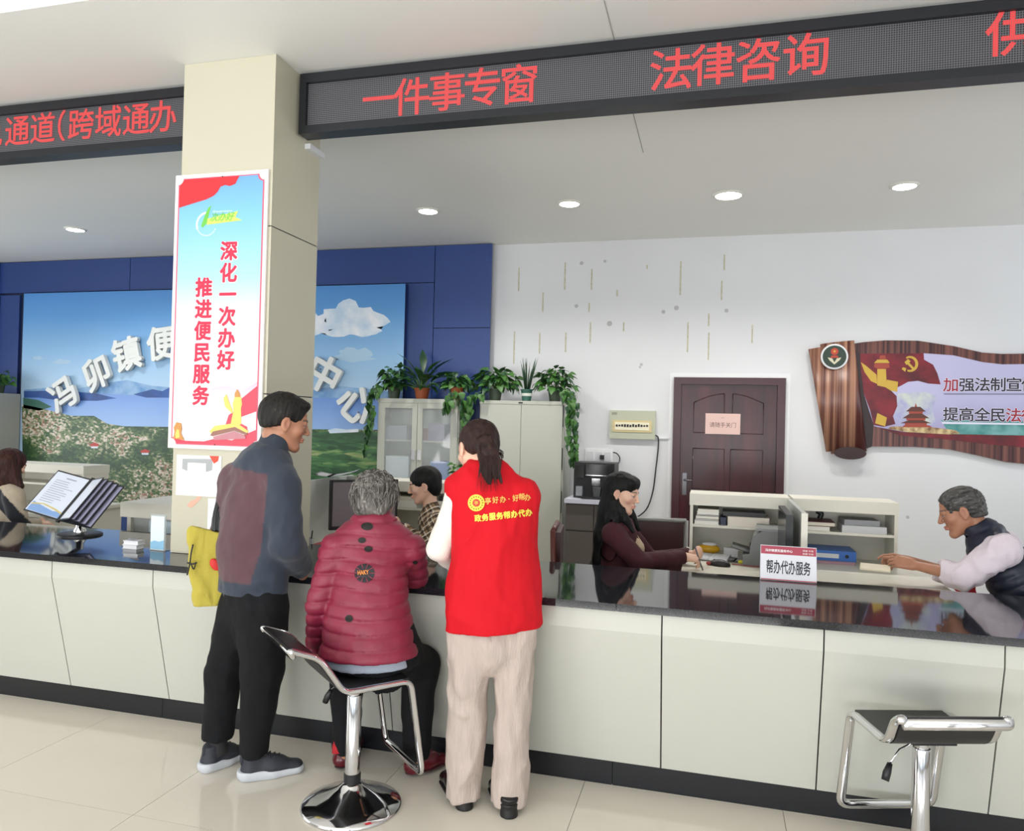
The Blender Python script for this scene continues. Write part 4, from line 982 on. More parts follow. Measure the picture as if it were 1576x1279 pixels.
# grey curly hair
W = lambda x, y, z: hc+HM@(np.array([x, y, z])*sc)
def b_h2(g):
    g.ell(W(0, -.015, .030), np.array((.101, .116, .102))*sc, HM, 0); g.ell(W(0, -.062, -.045), np.array((.082, .055, .055))*sc, HM, .03)
    g.ell(W(0, .13, -.03), np.array((.17, .062, .10))*sc, HM, .006, 'sub'); g.ell(W(.095, .02, -.045), np.array((.03, .03, .035))*sc, HM, .006, 'sub'); g.half(W(0, -.05, -.088), HM@np.array([0, .15, -1]), .008)
def curl(Q): return .004*vnoise(Q*60+vnoise(Q*20)[:, None]*3)+.007*vnoise(Q*24)
hr = garment('hair', lady, *bounds(hc, m=.19), .0042, b_h2, m_hair, strand_cols('807c77', '2b2825', 130, HM[:, 2], 'b9b5b0', .28, 3), curl)
rts = []
for k in range(420):
    u = nrm(rng.normal(size=3)); u[1] = -abs(u[1])*1.1+.25*rng.random(); u = nrm(u)
    if u[2] < -.45: continue
    q = W(*(np.array([0, -.015, .03])+u*np.array([.100, .115, .102]))); o_ = HM@u; t1 = nrm(HM@np.cross(u, rng.normal(size=3))); dn = -HM[:, 2]
    a = .022+.02*rng.random(); rts.append([q-o_*.004, q+o_*.007+t1*a*.5, q+o_*.006+t1*a+dn*a*.5, q+o_*.001+t1*a*.6+dn*a*1.3])
strands('hair_curls', rts[::2], m_hair, lady, '8f8b86', 4, .0017); strands('hair_curls_dark', rts[1::2], m_hair, lady, '4a4642', 4, .0017)
# trousers, shirt hem, shoes
def b_t2(g):
    g.cone(P(572, 985, 0), P(574, 1005, 0), .185, .185, .02, .82, F)
    for s, ka, aa in (('L', .072, .055), ('R', .076, .058)):
        g.cone(J['hp'+s], J['kn'+s], .098, ka, .04); g.cone(J['kn'+s], J['an'+s], ka, aa, .02); g.half(J['an'+s]+p.Z*-.01, (0, 0, -1), 0, (J['an'+s]-.12, J['an'+s]+.12))
    q0 = P(575, 1020, -.05); g.half((0, 0, .556), (0, 0, -1), .012, (q0-np.array([.3, .3, .35]), q0+np.array([.3, .07, .2])))
lo, hi = bounds(J['hip'], J['anL'], J['anR'], J['knR'], J['knL'], m=.22)
garment('trousers', lady, lo, hi, .009, b_t2, mat('trouser_black', '17181b'), None, add_all(folds(.013, 9, 5, 35), folds(.007, 20, 12, 36)))
garment('shirt_hem', lady, *bounds(P(572, 1010), m=.27), .008, lambda g: (g.cone(P(562, 990, -.02), P(566, 1016, -.02), .192, .196, 0, .80, F), g.half(P(566, 1019, -.02), (0, 0, -1)), g.half(P(566, 995, -.02), (0, 0, 1))), m_cloth, const('9aa3b2'), folds(.006, 14, 8, 40))
def floorp(v): v = np.array(v); v[2] = 0; return v
shoe(lady, atz(521, 1189, 0), atz(535, 1160, 0)+Vector((.0, .12, 0)), '5c1420', '2a2226', kind='flat', top=.075); shoe(lady, atz(627, 1196, 0), atz(676, 1178, 0)+Vector((.02, .02, 0)), '5c1420', '4a3230', kind='flat', top=.075)
tube('sock', [P(524, 1140, .15), P(523, 1160, .13)], .034, mat('sock_red', 'b0202a', .9), lady, 12)
tube('sock', [P(638, 1150, .14), P(637, 1166, .13)], .036, mat('sock_red', ''), lady, 12) if False else None

# ================================================================ person 3: woman in the red volunteer vest
p = Person(757, 1243, 3.03); P = p.P; F = p.dirn(-.10, .99); Rt = nrm(np.cross(F, p.Z))
J = dict(neck=P(742, 722, .02), chest=P(760, 800, 0), hip=P(760, 950, 0), shR=P(800, 768, .03), shL=P(708, 764, .0),
         elR=P(806, 850, .10), wrR=P(775, 868, .26), elL=P(676, 845, .03), wrL=P(703, 872, .22),
         hpL=P(722, 965, 0), hpR=P(792, 965, 0), knL=P(720, 1100, .03), knR=P(790, 1100, .01), anL=P(714, 1205, .03), anR=P(784, 1218, .0))
hc = P(735, 692, .06); HM = head_frame(p.dirn(-.42, .82, -.38), p.dirn(-.1, .38, .92)); sc = .99
vw = skin_body(p, 'standing woman with ponytail in bright red printed vest, white sweater and beige trousers', 'fair', hc, HM, sc, J, fem=True)
def b_sw(g):
    g.cone(P(745, 745), P(760, 800), .10, .135, .03, .6, F); g.cone(P(760, 800), P(760, 920), .135, .14, .03, .6, F)
    for s in 'LR': g.cone(P(745, 755), J['sh'+s], .07, .062, .03); g.cone(J['sh'+s], J['el'+s], .056, .052, .015); g.cone(J['el'+s], J['wr'+s], .050, .036, .010)
lo, hi = bounds(*[J[k] for k in ('neck', 'chest', 'shR', 'shL', 'elR', 'elL', 'wrR', 'wrL')], m=.17)
garment('sweater', vw, lo, hi, .008, b_sw, mat('white_knit', 'e6e2da', .9, bump=.35, bs=120), None, add_all(folds(.006, 14, 9, 50), folds(.003, 30, 20, 51)))
def b_vest(g):
    g.cone(P(748, 752), P(760, 800), .140, .178, .03, .64, F); g.cone(P(760, 800), P(760, 900), .178, .182, .03, .66, F); g.cone(P(760, 900), P(760, 1000), .178, .192, .03, .68, F)
    g.cone(P(750, 744, .02), P(800, 754, .0), .066, .056, .03); g.cone(P(736, 744, .02), P(712, 752, .0), .066, .056, .03)
    g.cone(P(744, 748, .02), P(702, 757, .0), .072, .056, .03); g.cone(P(744, 748, .02), P(812, 766, .0), .072, .050, .04)
    g.cone(P(742, 735, .02), P(740, 716, .03), .078, .066, .02, .85, F)
    g.cone(P(741, 735, .04), P(735, 700, .10), .056, .060, .006, op='sub')
    for x in (684, 835): g.half(P(x, 850), Rt*(1 if x > 700 else -1), .012)
    g.half(P(758, 966), (p.R*.06-p.Z), 0)
vest = garment('vest', vw, *bounds(P(745, 700), P(760, 985), P(690, 850), P(835, 850), m=.19), .0065, b_vest, mat('red_polyester', 'c8101f', .8, bump=.08, bs=200, spec=.25), None, add_all(folds(.020, 7, 1.8, 61), folds(.010, 15, 4, 63), folds(.003, 30, 14, 64)), post=lambda g: g.half(P(758, 966), (p.R*.06-p.Z), 0))
tr = bvh_of(vest); m_yel = mat('yellow_print', 'ead24c', .6)
drape('badge_ring', flat_poly(circ(733, 774, 13, 13, 28)), tr, m_yel, vw, .004)
drape('badge_centre', flat_poly(circ(733, 774, 6, 6, 20)), tr, mat('badge_centre_red', 'c43a2c', .6), vw, .0055)
drape('badge_lettering', flat_text('亭', 733, 774, 6, 6), tr, m_yel, vw, .0065)
for k in range(16):
    a = 2*math.pi*k/16; drape('badge_mark', flat_poly(circ(733+9.6*math.cos(a), 774+9.6*math.sin(a), 1.3, 1.3, 6)), tr, mat('badge_olive', '8f7a20', .6), vw, .0055)
m_yel2 = mat('yellow_orange_print', 'e8b45a', .6)
for ch, x, y in (('亭', 751, 771), ('好', 762.5, 769.5), ('办', 774, 768.5), ('·', 783.5, 768), ('好', 793.5, 766.5), ('帮', 803, 764.5), ('办', 812, 765.5)):
    drape('lettering', flat_text(ch, x, y, 9.5 if ch != '·' else 2, 10.5 if ch != '·' else 2, -4, .02), tr, m_yel2, vw, .004)
for k, ch in enumerate('政务服务帮办代办'):
    drape('lettering', flat_text(ch, 735.5+11.2*k, 797.5-1.25*k, 10.8, 11.5, -6, .045), tr, m_yel, vw, .004)
def b_t3(g):
    g.cone(P(756, 950), P(756, 985), .142, .144, .02, .72, F)
    g.cone(J['hpL'], J['knL'], .088, .076, .015); g.cone(J['hpR'], J['knR'], .088, .073, .015)
    g.cone(J['knL'], P(713, 1240, .03), .078, .070, .0); g.cone(J['knR'], P(783, 1240, .0), .074, .070, .0)
    g.cone(P(756, 960, -.108), P(755, 1035, -.085), .010, .012, .01, op='sub')
    g.half(P(714, 1226, .03), (0, 0, -1)); g.half(P(757, 940), (0, 0, 1))
garment('trousers', vw, *bounds(P(757, 940), P(714, 1240), P(784, 1240), m=.16), .0075, b_t3, mat('beige_corduroy', 'bfb0a7', .85, var=.10, vs=60, bump=.4, bs=160, stretch=(1, 1, .15)), None, add_all(folds(.015, 9, 5, 71), folds(.008, 20, 11, 72)))
shoe(vw, atz(720, 1250, 0), atz(690, 1207, 0)+Vector((-.03, .03, 0)), '121214', '0e0e10', kind='flat', top=.045, heel_h=.025); shoe(vw, atz(787, 1262, 0), atz(762, 1216, 0)+Vector((-.01, .02, 0)), '121214', '0e0e10', kind='flat', top=.045, heel_h=.03)
W = lambda x, y, z: hc+HM@(np.array([x, y, z])*sc)
def b_h3(g):
    g.ell(W(0, -.018, .036), np.array((.083, .106, .092))*sc, HM, 0); g.ell(W(0, -.07, -.01), np.array((.062, .045, .06))*sc, HM, .03)
    g.ell(W(0, .125, -.03), np.array((.15, .07, .10))*sc, HM, .008, 'sub')
    for s in (-1, 1): g.ell(W(s*.09, .015, -.035), np.array((.03, .042, .045))*sc, HM, .008, 'sub')
    g.half(W(0, -.05, -.045), HM@np.array([0, .1, -1]), .01)
    g.chain([P(748, 684, -.06), P(751, 700, -.085), P(753, 722, -.10), P(752, 742, -.12)], [.042, .038, .030, .012], .02, .6, p.V)
    g.chain([P(748, 690, -.07), P(760, 715, -.10), P(771, 742, -.12)], [.035, .026, .006], .015, .6, p.V)
vax = p.dirn(.12, 0, -1)
garment('hair', vw, *bounds(hc, P(755, 745, -.1), m=.16), .0042, b_h3, m_hair, strand_cols('3a2521', '140d0c', 170, vax, '5c3c34', .15, 7), strand_disp(.004, 110, vax, 7))
rts = []
for k in range(60):
    x0 = 736+24*rng.random(); x1 = x0+rng.normal()*9+3; rts.append([P(x0, 668+20*rng.random(), -.07), P(x0+2, 700, -.11), P((x0+x1)/2+2, 728, -.13), P(x1+2, 745+14*rng.random(), -.13)])
for k in range(14): rts.append([P(764, 688+rng.random()*10, -.04), P(770+rng.random()*5, 694+rng.random()*12, -.05), P(766+rng.random()*8, 706+10*rng.random(), -.06)])
strands('loose_hair', rts, m_hair, vw, '2c1c19', 4, .0016)
tube('hair_tie', bez([P(733, 688, -.075), P(748, 692, -.10), P(762, 690, -.075)]), .006, m_black, vw, 8)

# ---------------------------------------------------------------- desks and shelving behind the counter
m_desk = mat('cream_desk', 'd6d2c4', 0.35, var=.03, vs=3); m_shelf = mat('shelf_cream', 'dad7ca', 0.45)
m_grey = mat('device_grey', '77797a', 0.45); m_grey2 = mat('device_dark_grey', '4a4c4e', 0.45); m_paper = mat('office_paper', 'e2e3e6', 0.7)
DZ_ = .757
def desk(label, x0, x1, y0=4.12, y1=5.5):
    t = thing('desk', label, 'desk', (0, 0, 0))
    box('desktop', x0, x1, y0, y1, DZ_-.03, DZ_, m_desk, t, bevel=.003)
    for x in (x0+.03, x1-.06): box('side_panel', x, x+.03, y0+.05, y1-.03, 0, DZ_-.03, m_desk, t)
    box('back_panel', x0+.06, x1-.06, y1-.06, y1-.04, .2, DZ_-.03, m_desk, t); return t
def hutch(label, x0, x1, y0=5.16, z1=1.165, mid=None, d=.30, bar=.075):
    t = thing('desk_shelf', label, 'shelf unit', (0, 0, 0), group='cream shelf units standing on the desks')
    box('top_board', x0, x1, y0, y0+d, z1-bar, z1, m_shelf, t, bevel=.006)
    for x in (x0+.004, x1-.024): box('side_board', x, x+.02, y0+.01, y0+d-.01, DZ_+.001, z1-bar, m_shelf, t)
    box('shelf_board', x0+.024, x1-.024, y0+.015, y0+d-.01, .945, .962, m_shelf, t)
    box('back_board', x0+.024, x1-.024, y0+d-.018, y0+d-.008, DZ_+.001, z1-bar, m_shelf, t); return t
desk('cream desk between the woman in maroon and the man in the vest', -.17, 1.26)
hutch('cream shelf unit in front of the dark red door, books and yellow pack inside', -.147, .485)
hutch('cream shelf unit with blue binder right of the thin upright divider', .50, 1.125)
dv = thing('desk_divider', 'thin upright grey and white board dividing the desk beside the monitor', 'divider')
box('panel', .466, .490, 4.32, 5.15, DZ_+.001, 1.16, mat('divider_grey', 'b5b8b2', .4), dv, bevel=.003); box('edge_strip', .462, .494, 4.298, 4.32, DZ_+.001, 1.16, m_shelf, dv, bevel=.003)
desk('desk with monitor in front of the clerk in the checked shirt', -2.62, -2.06)
hutch('cream shelf unit below the glass cabinet behind the grey-haired woman', -2.45, -1.52, 5.16, 1.155)
desk('cream desk at the left behind the brochure rack', -6.6, -5.35, 5.0, 5.95)
hutch('low cream shelf unit beyond the brown-haired woman at the far left', -6.35, -5.37, 5.45, 1.13)
w_ = thing('low_cabinet', 'pale grey low cabinet with overhanging top just left of the column', 'cabinet')
box('top', -3.90, -2.9, 4.28, 4.78, .90, 1.0, m_shelf, w_, bevel=.01); box('body', -3.83, -2.95, 4.33, 4.74, 0, .90, mat('cabinet_grey', 'b9bcb9', .45), w_, bevel=.004)
box('corner_post', -3.86, -3.83, 4.30, 4.33, 0, .90, m_shelf, w_); box('sheet', -3.70, -3.1, 4.322, 4.329, .55, .88, mat('pale_blue_sheet', 'd5e6ee', .4), w_)
m_ot = m_paper
def slab(name, label, cat, x0, x1, y0, y1, z0, z1, m, grp=None, rot=0, edge=None):
    """a book or box: cover plus page block"""
    cx, cy = (x0+x1)/2, (y0+y1)/2; t = thing(name, label, cat, (cx, cy, z0), R_(rot), grp); hx, hy, h = (x1-x0)/2, (y1-y0)/2, z1-z0
    if edge is None: box('body', -hx, hx, -hy, hy, 0, h, m, t, bevel=min(.003, h/4))
    else:
        box('cover', -hx, hx, -hy, hy, h-.003, h, m, t); box('cover', -hx, hx, -hy, hy, 0, .003, m, t); box('pages', -hx+.003, hx-.003, -hy+.004, hy-.003, .003, h-.003, edge, t)
    return t
SZ = .9625; Y0 = 5.18
z = SZ
m_cov = [mat('cover_white', 'e4e2da', .5), mat('cover_dark', '26262c', .5), mat('cover_cream', 'd8d2c0', .5), mat('cover_navy', '2b3450', .5)]
stackl = ['white paperback at the bottom of the left pile', 'dark covered book second from the bottom', 'cream book in the middle of the left pile', 'dark thin book above the cream one', 'white thin book near the top', 'pale book on top of the left pile']
for k, (th, c) in enumerate(((.026, 0), (.012, 1), (.018, 2), (.010, 1), (.02, 0), (.016, 2))):
    slab('book', stackl[k]+' in the shelf by the door', 'book', -.115+.004*k, .045, Y0, Y0+.22, z, z+th, m_cov[c], 'books in the left shelf unit', edge=m_cov[0]); z += th
slab('paper_stack', 'wide cream stack of forms in the shelf right of the book pile', 'paper stack', .10, .36, Y0, Y0+.2, SZ, SZ+.062, mat('cream_forms', 'e0d9cc', .7))
slab('folder', 'black folder lying on top of the cream stack of forms', 'folder', .07, .34, Y0+.02, Y0+.2, SZ+.0625, SZ+.092, m_black)
slab('booklet', 'dark blue booklet leaning between the book pile and the forms', 'book', .055, .09, Y0+.03, Y0+.2, SZ, SZ+.05, m_cov[3])
yb = thing('snack_pack', 'yellow and white soft pack on the lower shelf by the door', 'packet', (-.02, 5.25, DZ_))
g = Grid((-.1, -.08, 0), (.1, .08, .12), .006); g.ell((0, 0, .035), (.075, .05, .033), None, 0); g.disp(folds(.006, 40, 30, 90)); co, q = g.mesh(); npmesh('pack', co, q, mat('pack_yellow', 'd6a520', .4), yb)
g = Grid((-.1, -.08, 0), (.1, .08, .12), .006); g.ell((0.005, 0, .066), (.050, .035, .012), None, 0); g.disp(folds(.002, 40, 30, 91)); co, q = g.mesh(); npmesh('tissue', co, q, m_paper, yb)
slab('small_box', 'small white carton on the lower shelf beside the yellow pack', 'box', .08, .17, 5.2, 5.28, DZ_+.001, DZ_+.055, m_paper)
slab('binder', 'blue lever arch file lying on the lower shelf right of the divider', 'binder', .54, .885, 5.17, 5.42, DZ_+.022, DZ_+.085, mat('binder_blue', '3d72c4', .4))
b_ = [o for o in bpy.data.objects if o.name.startswith('binder')][-1]
box('spine_label', -.165, .07, -.1265, -.1252, .018, .045, m_paper, b_); bb = lathe('finger_hole', [(.011, 0), (.011, .002)], m_black, b_, 16, mtx=Matrix.Translation((.118, -.1255, .032)) @ Matrix.Rotation(R_(90), 4, 'X'))
slab('folder', 'pink and grey document folder under the blue file', 'folder', .53, .88, 5.18, 5.42, DZ_+.001, DZ_+.021, mat('folder_pink', 'c9a0b0', .5))
slab('book', 'dark red ledger lying on the upper shelf right of the divider', 'book', .53, .76, Y0, Y0+.22, SZ+.03, SZ+.058, mat('ledger_red', '5c2430', .5), edge=m_cov[2])
slab('book', 'cream book under the dark red ledger', 'book', .53, .73, Y0, Y0+.22, SZ, SZ+.029, m_cov[2], edge=m_cov[0])
tag(tube('desk_stamp', bez([(.68, 5.3, SZ+.066), (.69, 5.3, SZ+.10), (.66, 5.3, SZ+.115)]), [.016]*16+[.01], m_black, None, 12), 'black hooked tape dispenser standing on the dark red ledger', 'tape dispenser')
slab('document_box', 'grey and white printed file box at the right of the upper shelf', 'file box', .80, 1.06, Y0, Y0+.2, SZ, SZ+.045, mat('filebox_grey', 'c4c5c8', .5))
slab('document_box', 'grey magazine pile on top of the printed file box', 'file box', .81, 1.02, Y0+.02, Y0+.2, SZ+.0455, SZ+.08, mat('filebox_dark', '8e9094', .5), rot=3)
# paperwork on the wide shelf unit behind the plaid clerk
for k, (x0, x1, z0, th, c) in enumerate(((-2.38, -2.1, SZ, .05, 0), (-2.36, -2.12, SZ+.05, .03, 2), (-1.95, -1.72, SZ, .06, 0), (-1.93, -1.75, SZ+.06, .03, 1), (-1.9, -1.6, DZ_+.001, .05, 0), (-1.68, -1.56, SZ, .04, 2))):
    slab('paper_stack', ['thick white paper stack, left on the unit behind the seated lady', 'cream folder on the left white paper stack', 'white paper stack beside the checked-shirt clerk\'s face', 'dark folder on the paper stack by the clerk\'s face', 'white papers on the lowest board behind the clerk', 'small cream pile at the right end of that unit'][k], 'paper stack', x0, x1, 5.18, 5.4, z0, z0+th, m_cov[c])
# passbook printer
pr = thing('printer', 'grey slip printer with curved hood on the desk left of the monitor', 'printer', (.315, 4.995, DZ_), R_(-4))
bm = bmesh.new(); pf = [(-.12, 0), (.125, 0), (.13, .10), (.125, .19), (.09, .225), (-.01, .22), (-.06, .185), (-.075, .12), (-.08, .075), (-.12, .07)]
a = [bm.verts.new((x, -.12, z)) for x, z in pf]; b = [bm.verts.new((x, .13, z)) for x, z in pf]
for i in range(len(pf)): bm.faces.new((a[i], a[(i+1) % len(pf)], b[(i+1) % len(pf)], b[i]))
bm.faces.new(a[::-1]); bm.faces.new(b); bmobj('body', bm, m_grey, pr, True, bevel=.012)
box('hood', -.045, .10, -.12, .14, .222, .236, mat('hood_grey', '8a8c8c', .4), pr, bevel=.006)
box('paper_tray', -.21, -.09, -.10, .11, .055, .064, m_grey2, pr, bevel=.003, mtx=Matrix.Rotation(R_(14), 4, 'Y'))
box('slot', -.082, -.070, -.10, .11, .10, .115, m_black, pr)
# monitor seen edge-on, screen to the woman in maroon
mo = thing('monitor', 'black monitor seen edge-on against the thin upright divider', 'monitor', (.405, 4.62, DZ_), R_(0))
box('casing', -.014, .022, -.26, .26, .06, .385, m_black, mo, bevel=.008); box('screen', -.0155, -.0135, -.25, .25, .075, .375, mat('screen_dark', '1e2024', .2), mo); box('stand_neck', .0, .018, -.03, .03, .01, .10, m_black, mo); box('stand_foot', -.09, .05, -.10, .10, .001, .012, m_black, mo, bevel=.004)
# things on the desktop
def sheet(name, label, pts, z, m=m_paper, cat='paper', th=.003, parent=None):
    bm = bmesh.new(); n = len(pts); lo_ = [bm.verts.new((x, y, z)) for x, y in pts]; hi_ = [bm.verts.new((x, y, z+th)) for x, y in pts]
    bm.faces.new(lo_[::-1]); bm.faces.new(hi_)
    for k in range(n): bm.faces.new((lo_[k], lo_[(k+1) % n], hi_[(k+1) % n], hi_[k]))
    o = bmobj(name, bm, m, parent); 
    if label: tag(o, label, cat)
    return o
def curled(name, label, x0, x1, y0, y1, z, lift, m, cat='paper', rot=0):
    bm = bmesh.new(); N = 10; rows = []
    for i in range(N+1):
        u = i/N; rows.append([bm.verts.new(((x1-x0)*(u-.5), (y1-y0)*(v-.5), lift*(abs(u-.35)**1.6)*2)) for v in (0, .5, 1)])
    for a, b in zip(rows, rows[1:]):
        for k in range(2): bm.faces.new((a[k], a[k+1], b[k+1], b[k]))
    bmesh.ops.solidify(bm, geom=bm.faces[:], thickness=.004); o = bmobj(name, bm, m, None, True); o.location = ((x0+x1)/2, (y0+y1)/2, z+.005); o.rotation_euler = (0, 0, R_(rot)); return tag(o, label, cat)
c_ = atz(1094, 860, DZ_); rg = thing('open_register', 'open white register the woman in maroon writes in', 'register', (c_.x, c_.y, DZ_+.0005), R_(-8))
for x0, x1, t_ in ((-.115, -.001, 3), (.001, .115, -3)):
    box('page_block', x0, x1, -.10, .10, .001, .016, mat('register_paper', 'eff0f6', .6), rg, bevel=.003, mtx=Matrix.Rotation(R_(t_*.6), 4, 'Y') @ Matrix.Translation((0, 0, .003)))
bm = bmesh.new()
for k in range(7): bbox(bm, .02, .095, .07-.022*k, .073-.022*k, .0195, .0199)
bmobj('ruled_lines', bm, m_grey, rg)['kind'] = 'stuff'
c2_ = atz(1136, 864, DZ_); curled('loose_sheet', 'curled white sheet lying by the register edge toward the name sign', c2_.x-.06, c2_.x+.06, c2_.y-.07, c2_.y+.07, DZ_+.003, .02, mat('sheet_white', 'eceef2', .6), 'paper', -12)
mm = thing('computer_mouse', 'black computer mouse on the desk in front of the register', 'computer mouse', tuple(atz(1108, 871, DZ_)), R_(-15))
g = Grid((-.09, -.06, -.01), (.09, .06, .07), .004); g.ell((0, 0, .010), (.065, .036, .030), None, 0); g.half((0, 0, .001), (0, 0, -1)); co, q = g.mesh(); npmesh('shell', co, q, m_black, mm); tube('scroll_wheel', [(-.035, -.004, .034), (-.035, .004, .034)], .006, m_grey2, mm, 10)
tag(tube('mouse_cable', bez([atz(1126, 868, DZ_+.004), atz(1138, 869, DZ_+.004), atz(1152, 871, DZ_+.004), atz(1170, 872, DZ_+.004)]), .003, mat('cable_red', 'a04848', .5), None, 6), 'thin reddish cable running from the mouse behind the name sign', 'cable')
for k, (x, y, c, lb) in enumerate(((*atz(1094, 870, DZ_)[:2], '9c3a34', 'small red clips lying left of the mouse'), (*atz(1143, 868, DZ_)[:2], 'e0d83a', 'small yellow plastic toy on the desk behind the mouse'))):
    g = Grid((-.05, -.04, -.01), (.05, .04, .05), .004); g.ell((-.012, 0, .012), (.018, .012, .012), None, 0); g.ell((.016, .004, .014), (.014, .012, .014), None, .004); co, q = g.mesh(); o = npmesh('trinket', co, q, mat('trinket_'+c, c, .5), None); o.location = (x, y, DZ_); tag(o, lb, 'trinket')

# left desk: monitor, divider, pens, box, papers
mo = thing('monitor', 'black framed monitor with a grey screen beside the column, before the checked-shirt clerk', 'monitor', (-2.30, 4.72, DZ_), R_(42))
box('casing', -.235, .235, -.012, .022, .10, .435, m_black, mo, bevel=.006); box('screen', -.218, .218, -.0135, -.0115, .125, .42, mat('screen_mauve', '6e6468', .25, emit=.12), mo); box('stand_neck', -.03, .03, .0, .02, .01, .14, m_black, mo); box('stand_foot', -.12, .12, -.08, .09, .001, .012, m_black, mo, bevel=.004)
dv = thing('desk_divider', 'grey upright side board of the desk beside the column', 'divider'); box('panel', -2.60, -2.575, 4.15, 5.1, DZ_+.001, 1.19, mat('divider_grey', ''+'b5b8b2', .4), dv, bevel=.003); box('front_face', -2.575, -2.50, 5.0, 5.02, DZ_+.001, 1.19, mat('divider_grey', 'b5b8b2'), dv)
curled('loose_papers', 'untidy printed papers lying on top of the side board by the column', -2.66, -2.38, 4.6, 4.9, 1.205, .04, m_paper, 'paper', 20)
ph = thing('pen_holder', 'clear pen holder full of pens beside the column on the counter\'s inner side', 'pen holder', (-2.42, 4.20, DZ_))
lathe('cup', [(.034, 0), (.036, .10), (.033, .10), (.031, .004)], mat('clear_plastic', 'c4cccc', .15, alpha=.45), ph, 20)
for k in range(6):
    a = k*1.05; tube('pen', [(.012*math.cos(a), .012*math.sin(a), .005), (.03*math.cos(a), .03*math.sin(a), .15+.012*(k % 3))], .0042, [m_black, m_chrome, m_grey2][k % 3], ph, 6)
slab('tissue_box', 'red and black box on the desk below the monitor', 'box', -2.36, -2.18, 4.14, 4.26, DZ_+.001, DZ_+.075, mat('box_red', '8c1f28', .5))
curled('loose_papers', 'printed white papers on the desk beside the red and black box', -2.17, -2.07, 4.13, 4.3, DZ_, .03, m_paper, 'paper', 10)
box('keyboard_body', 0, .01, 0, .01, 0, .01, m_black).hide_render = True if False else False
bpy.data.objects.remove(bpy.data.objects['keyboard_body'])
kb = thing('keyboard', 'black keyboard on the desk before the monitor beside the column', 'keyboard', (-2.12, 4.52, DZ_), R_(42)); box('body', -.15, .15, -.055, .055, .001, .016, m_black, kb, bevel=.003)
for r_i in range(4):
    for c_i in range(12): 
        if r_i == 0 and c_i == 0: kme = box('key', -.009, .009, -.008, .008, .016, .021, m_grey2, kb); kme.location = (-.13, -.036, 0); continue
        o = bpy.data.objects.new('key', kme.data); COL.objects.link(o); o.parent = kb; o.location = (-.13+.0235*c_i, -.036+.024*r_i, 0)

# ---------------------------------------------------------------- cabinets at the back
m_cab = mat('cabinet_enamel', 'b3b5ab', .38); m_cabs = mat('cabinet_side', '8b8d87', .45)
gc = thing('glass_cabinet', 'white steel cabinet with two glass doors, plants on top, before the blue wall', 'cabinet')
X0, X1, YF = -3.432, -2.525, 7.30
bm = bmesh.new()
for a in ((X0, X0+.015, YF+.02, 7.61, 0, 1.835), (X1-.015, X1, YF+.02, 7.61, 0, 1.835), (X0, X1, 7.665, 7.61, 0, 1.835), (X0, X1, YF+.02, 7.61, 1.82, 1.835), (X0, X1, YF+.02, 7.61, 0, .04)): bbox(bm, *a)
bmobj('body', bm, m_cab, gc)
box('top_rail', X0, X1, YF, YF+.02, 1.79, 1.835, m_cab, gc, bevel=.003)
for z in (.45, .93, 1.385): box('inner_shelf', X0+.016, X1-.016, YF+.05, 7.59, z, z+.015, m_cab, gc)
xm = (X0+X1)/2
for s, (a, b) in enumerate(((X0+.012, xm-.003), (xm+.003, X1-.012))):
    dd = group = bpy.data.objects.new('door', None); COL.objects.link(dd); dd.parent = gc
    wa, wb = (a+.075, b-.055) if s == 0 else (a+.055, b-.075)
    for q in ((a, wa, .93, 1.788), (wb, b, .93, 1.788), (wa, wb, 1.735, 1.788), (wa, wb, .93, .99)): box('door_frame', q[0], q[1], YF, YF+.02, q[2], q[3], m_cab, dd)
    box('glass', wa, wb, YF+.008, YF+.011, .99, 1.735, mat('cabinet_glass', 'dfe6e6', .03, alpha=.22, spec=.8), dd)
    hx = b-.03 if s == 0 else a+.03
    box('handle', hx-.02, hx+.02, YF-.012, YF, 1.20, 1.30, m_chrome, dd, bevel=.004)
    box('lower_door', a, b, YF, YF+.02, .05, .925, m_cab, gc, bevel=.003)
lathe('lock', [(.010, 0), (.010, .012)], m_black, gc, 12, mtx=Matrix.Translation((xm+.02, YF, 1.10)) @ Matrix.Rotation(R_(90), 4, 'X'))
slab('paper_stack', 'white paper bag of documents behind the left glass door', 'paper stack', -3.34, -3.08, 7.34, 7.55, .946, 1.23, mat('bag_white', 'cfdae2', .5))
slab('binder', 'blue file box behind the right glass door of the cabinet', 'binder', -2.84, -2.62, 7.34, 7.55, .946, 1.19, mat('binder_blue', '3d72c4'))
slab('paper_stack', 'grey bundle on the upper shelf behind the left glass door', 'paper stack', -3.36, -3.12, 7.36, 7.57, 1.401, 1.55, mat('bundle_grey', '8d8f9c', .6))
slab('paper_stack', 'purple grey bundle on the upper shelf behind the right glass door', 'paper stack', -2.88, -2.70, 7.36, 7.57, 1.401, 1.58, mat('bundle_purple', '70688c', .6))
slab('small_box', 'small red box among the bundles behind the right glass door', 'box', -2.95, -2.89, 7.38, 7.5, 1.401, 1.53, mat('box_red', ''+'8c1f28'))
wc = thing('steel_cabinet', 'tall pale grey two-door steel cabinet against the white wall', 'cabinet')
X0, X1, YF = -2.337, -1.448, 7.40
box('body', X0, X1, YF+.018, 7.79, 0, 1.835, m_cab, wc, bevel=.003); xm = (X0+X1)/2
box('top_rail', X0, X1, YF, YF+.018, 1.80, 1.835, m_cab, wc, bevel=.002)
for a, b in ((X0+.012, xm-.002), (xm+.002, X1-.018)):
    d_ = box('door', a, b, YF, YF+.018, .05, 1.795, m_cab, wc, bevel=.003)
    box('handle', (b-.05) if a < xm-.1 else (a+.02), (b-.02) if a < xm-.1 else (a+.05), YF-.01, YF, .85, .97, m_chrome, d_, bevel=.003)
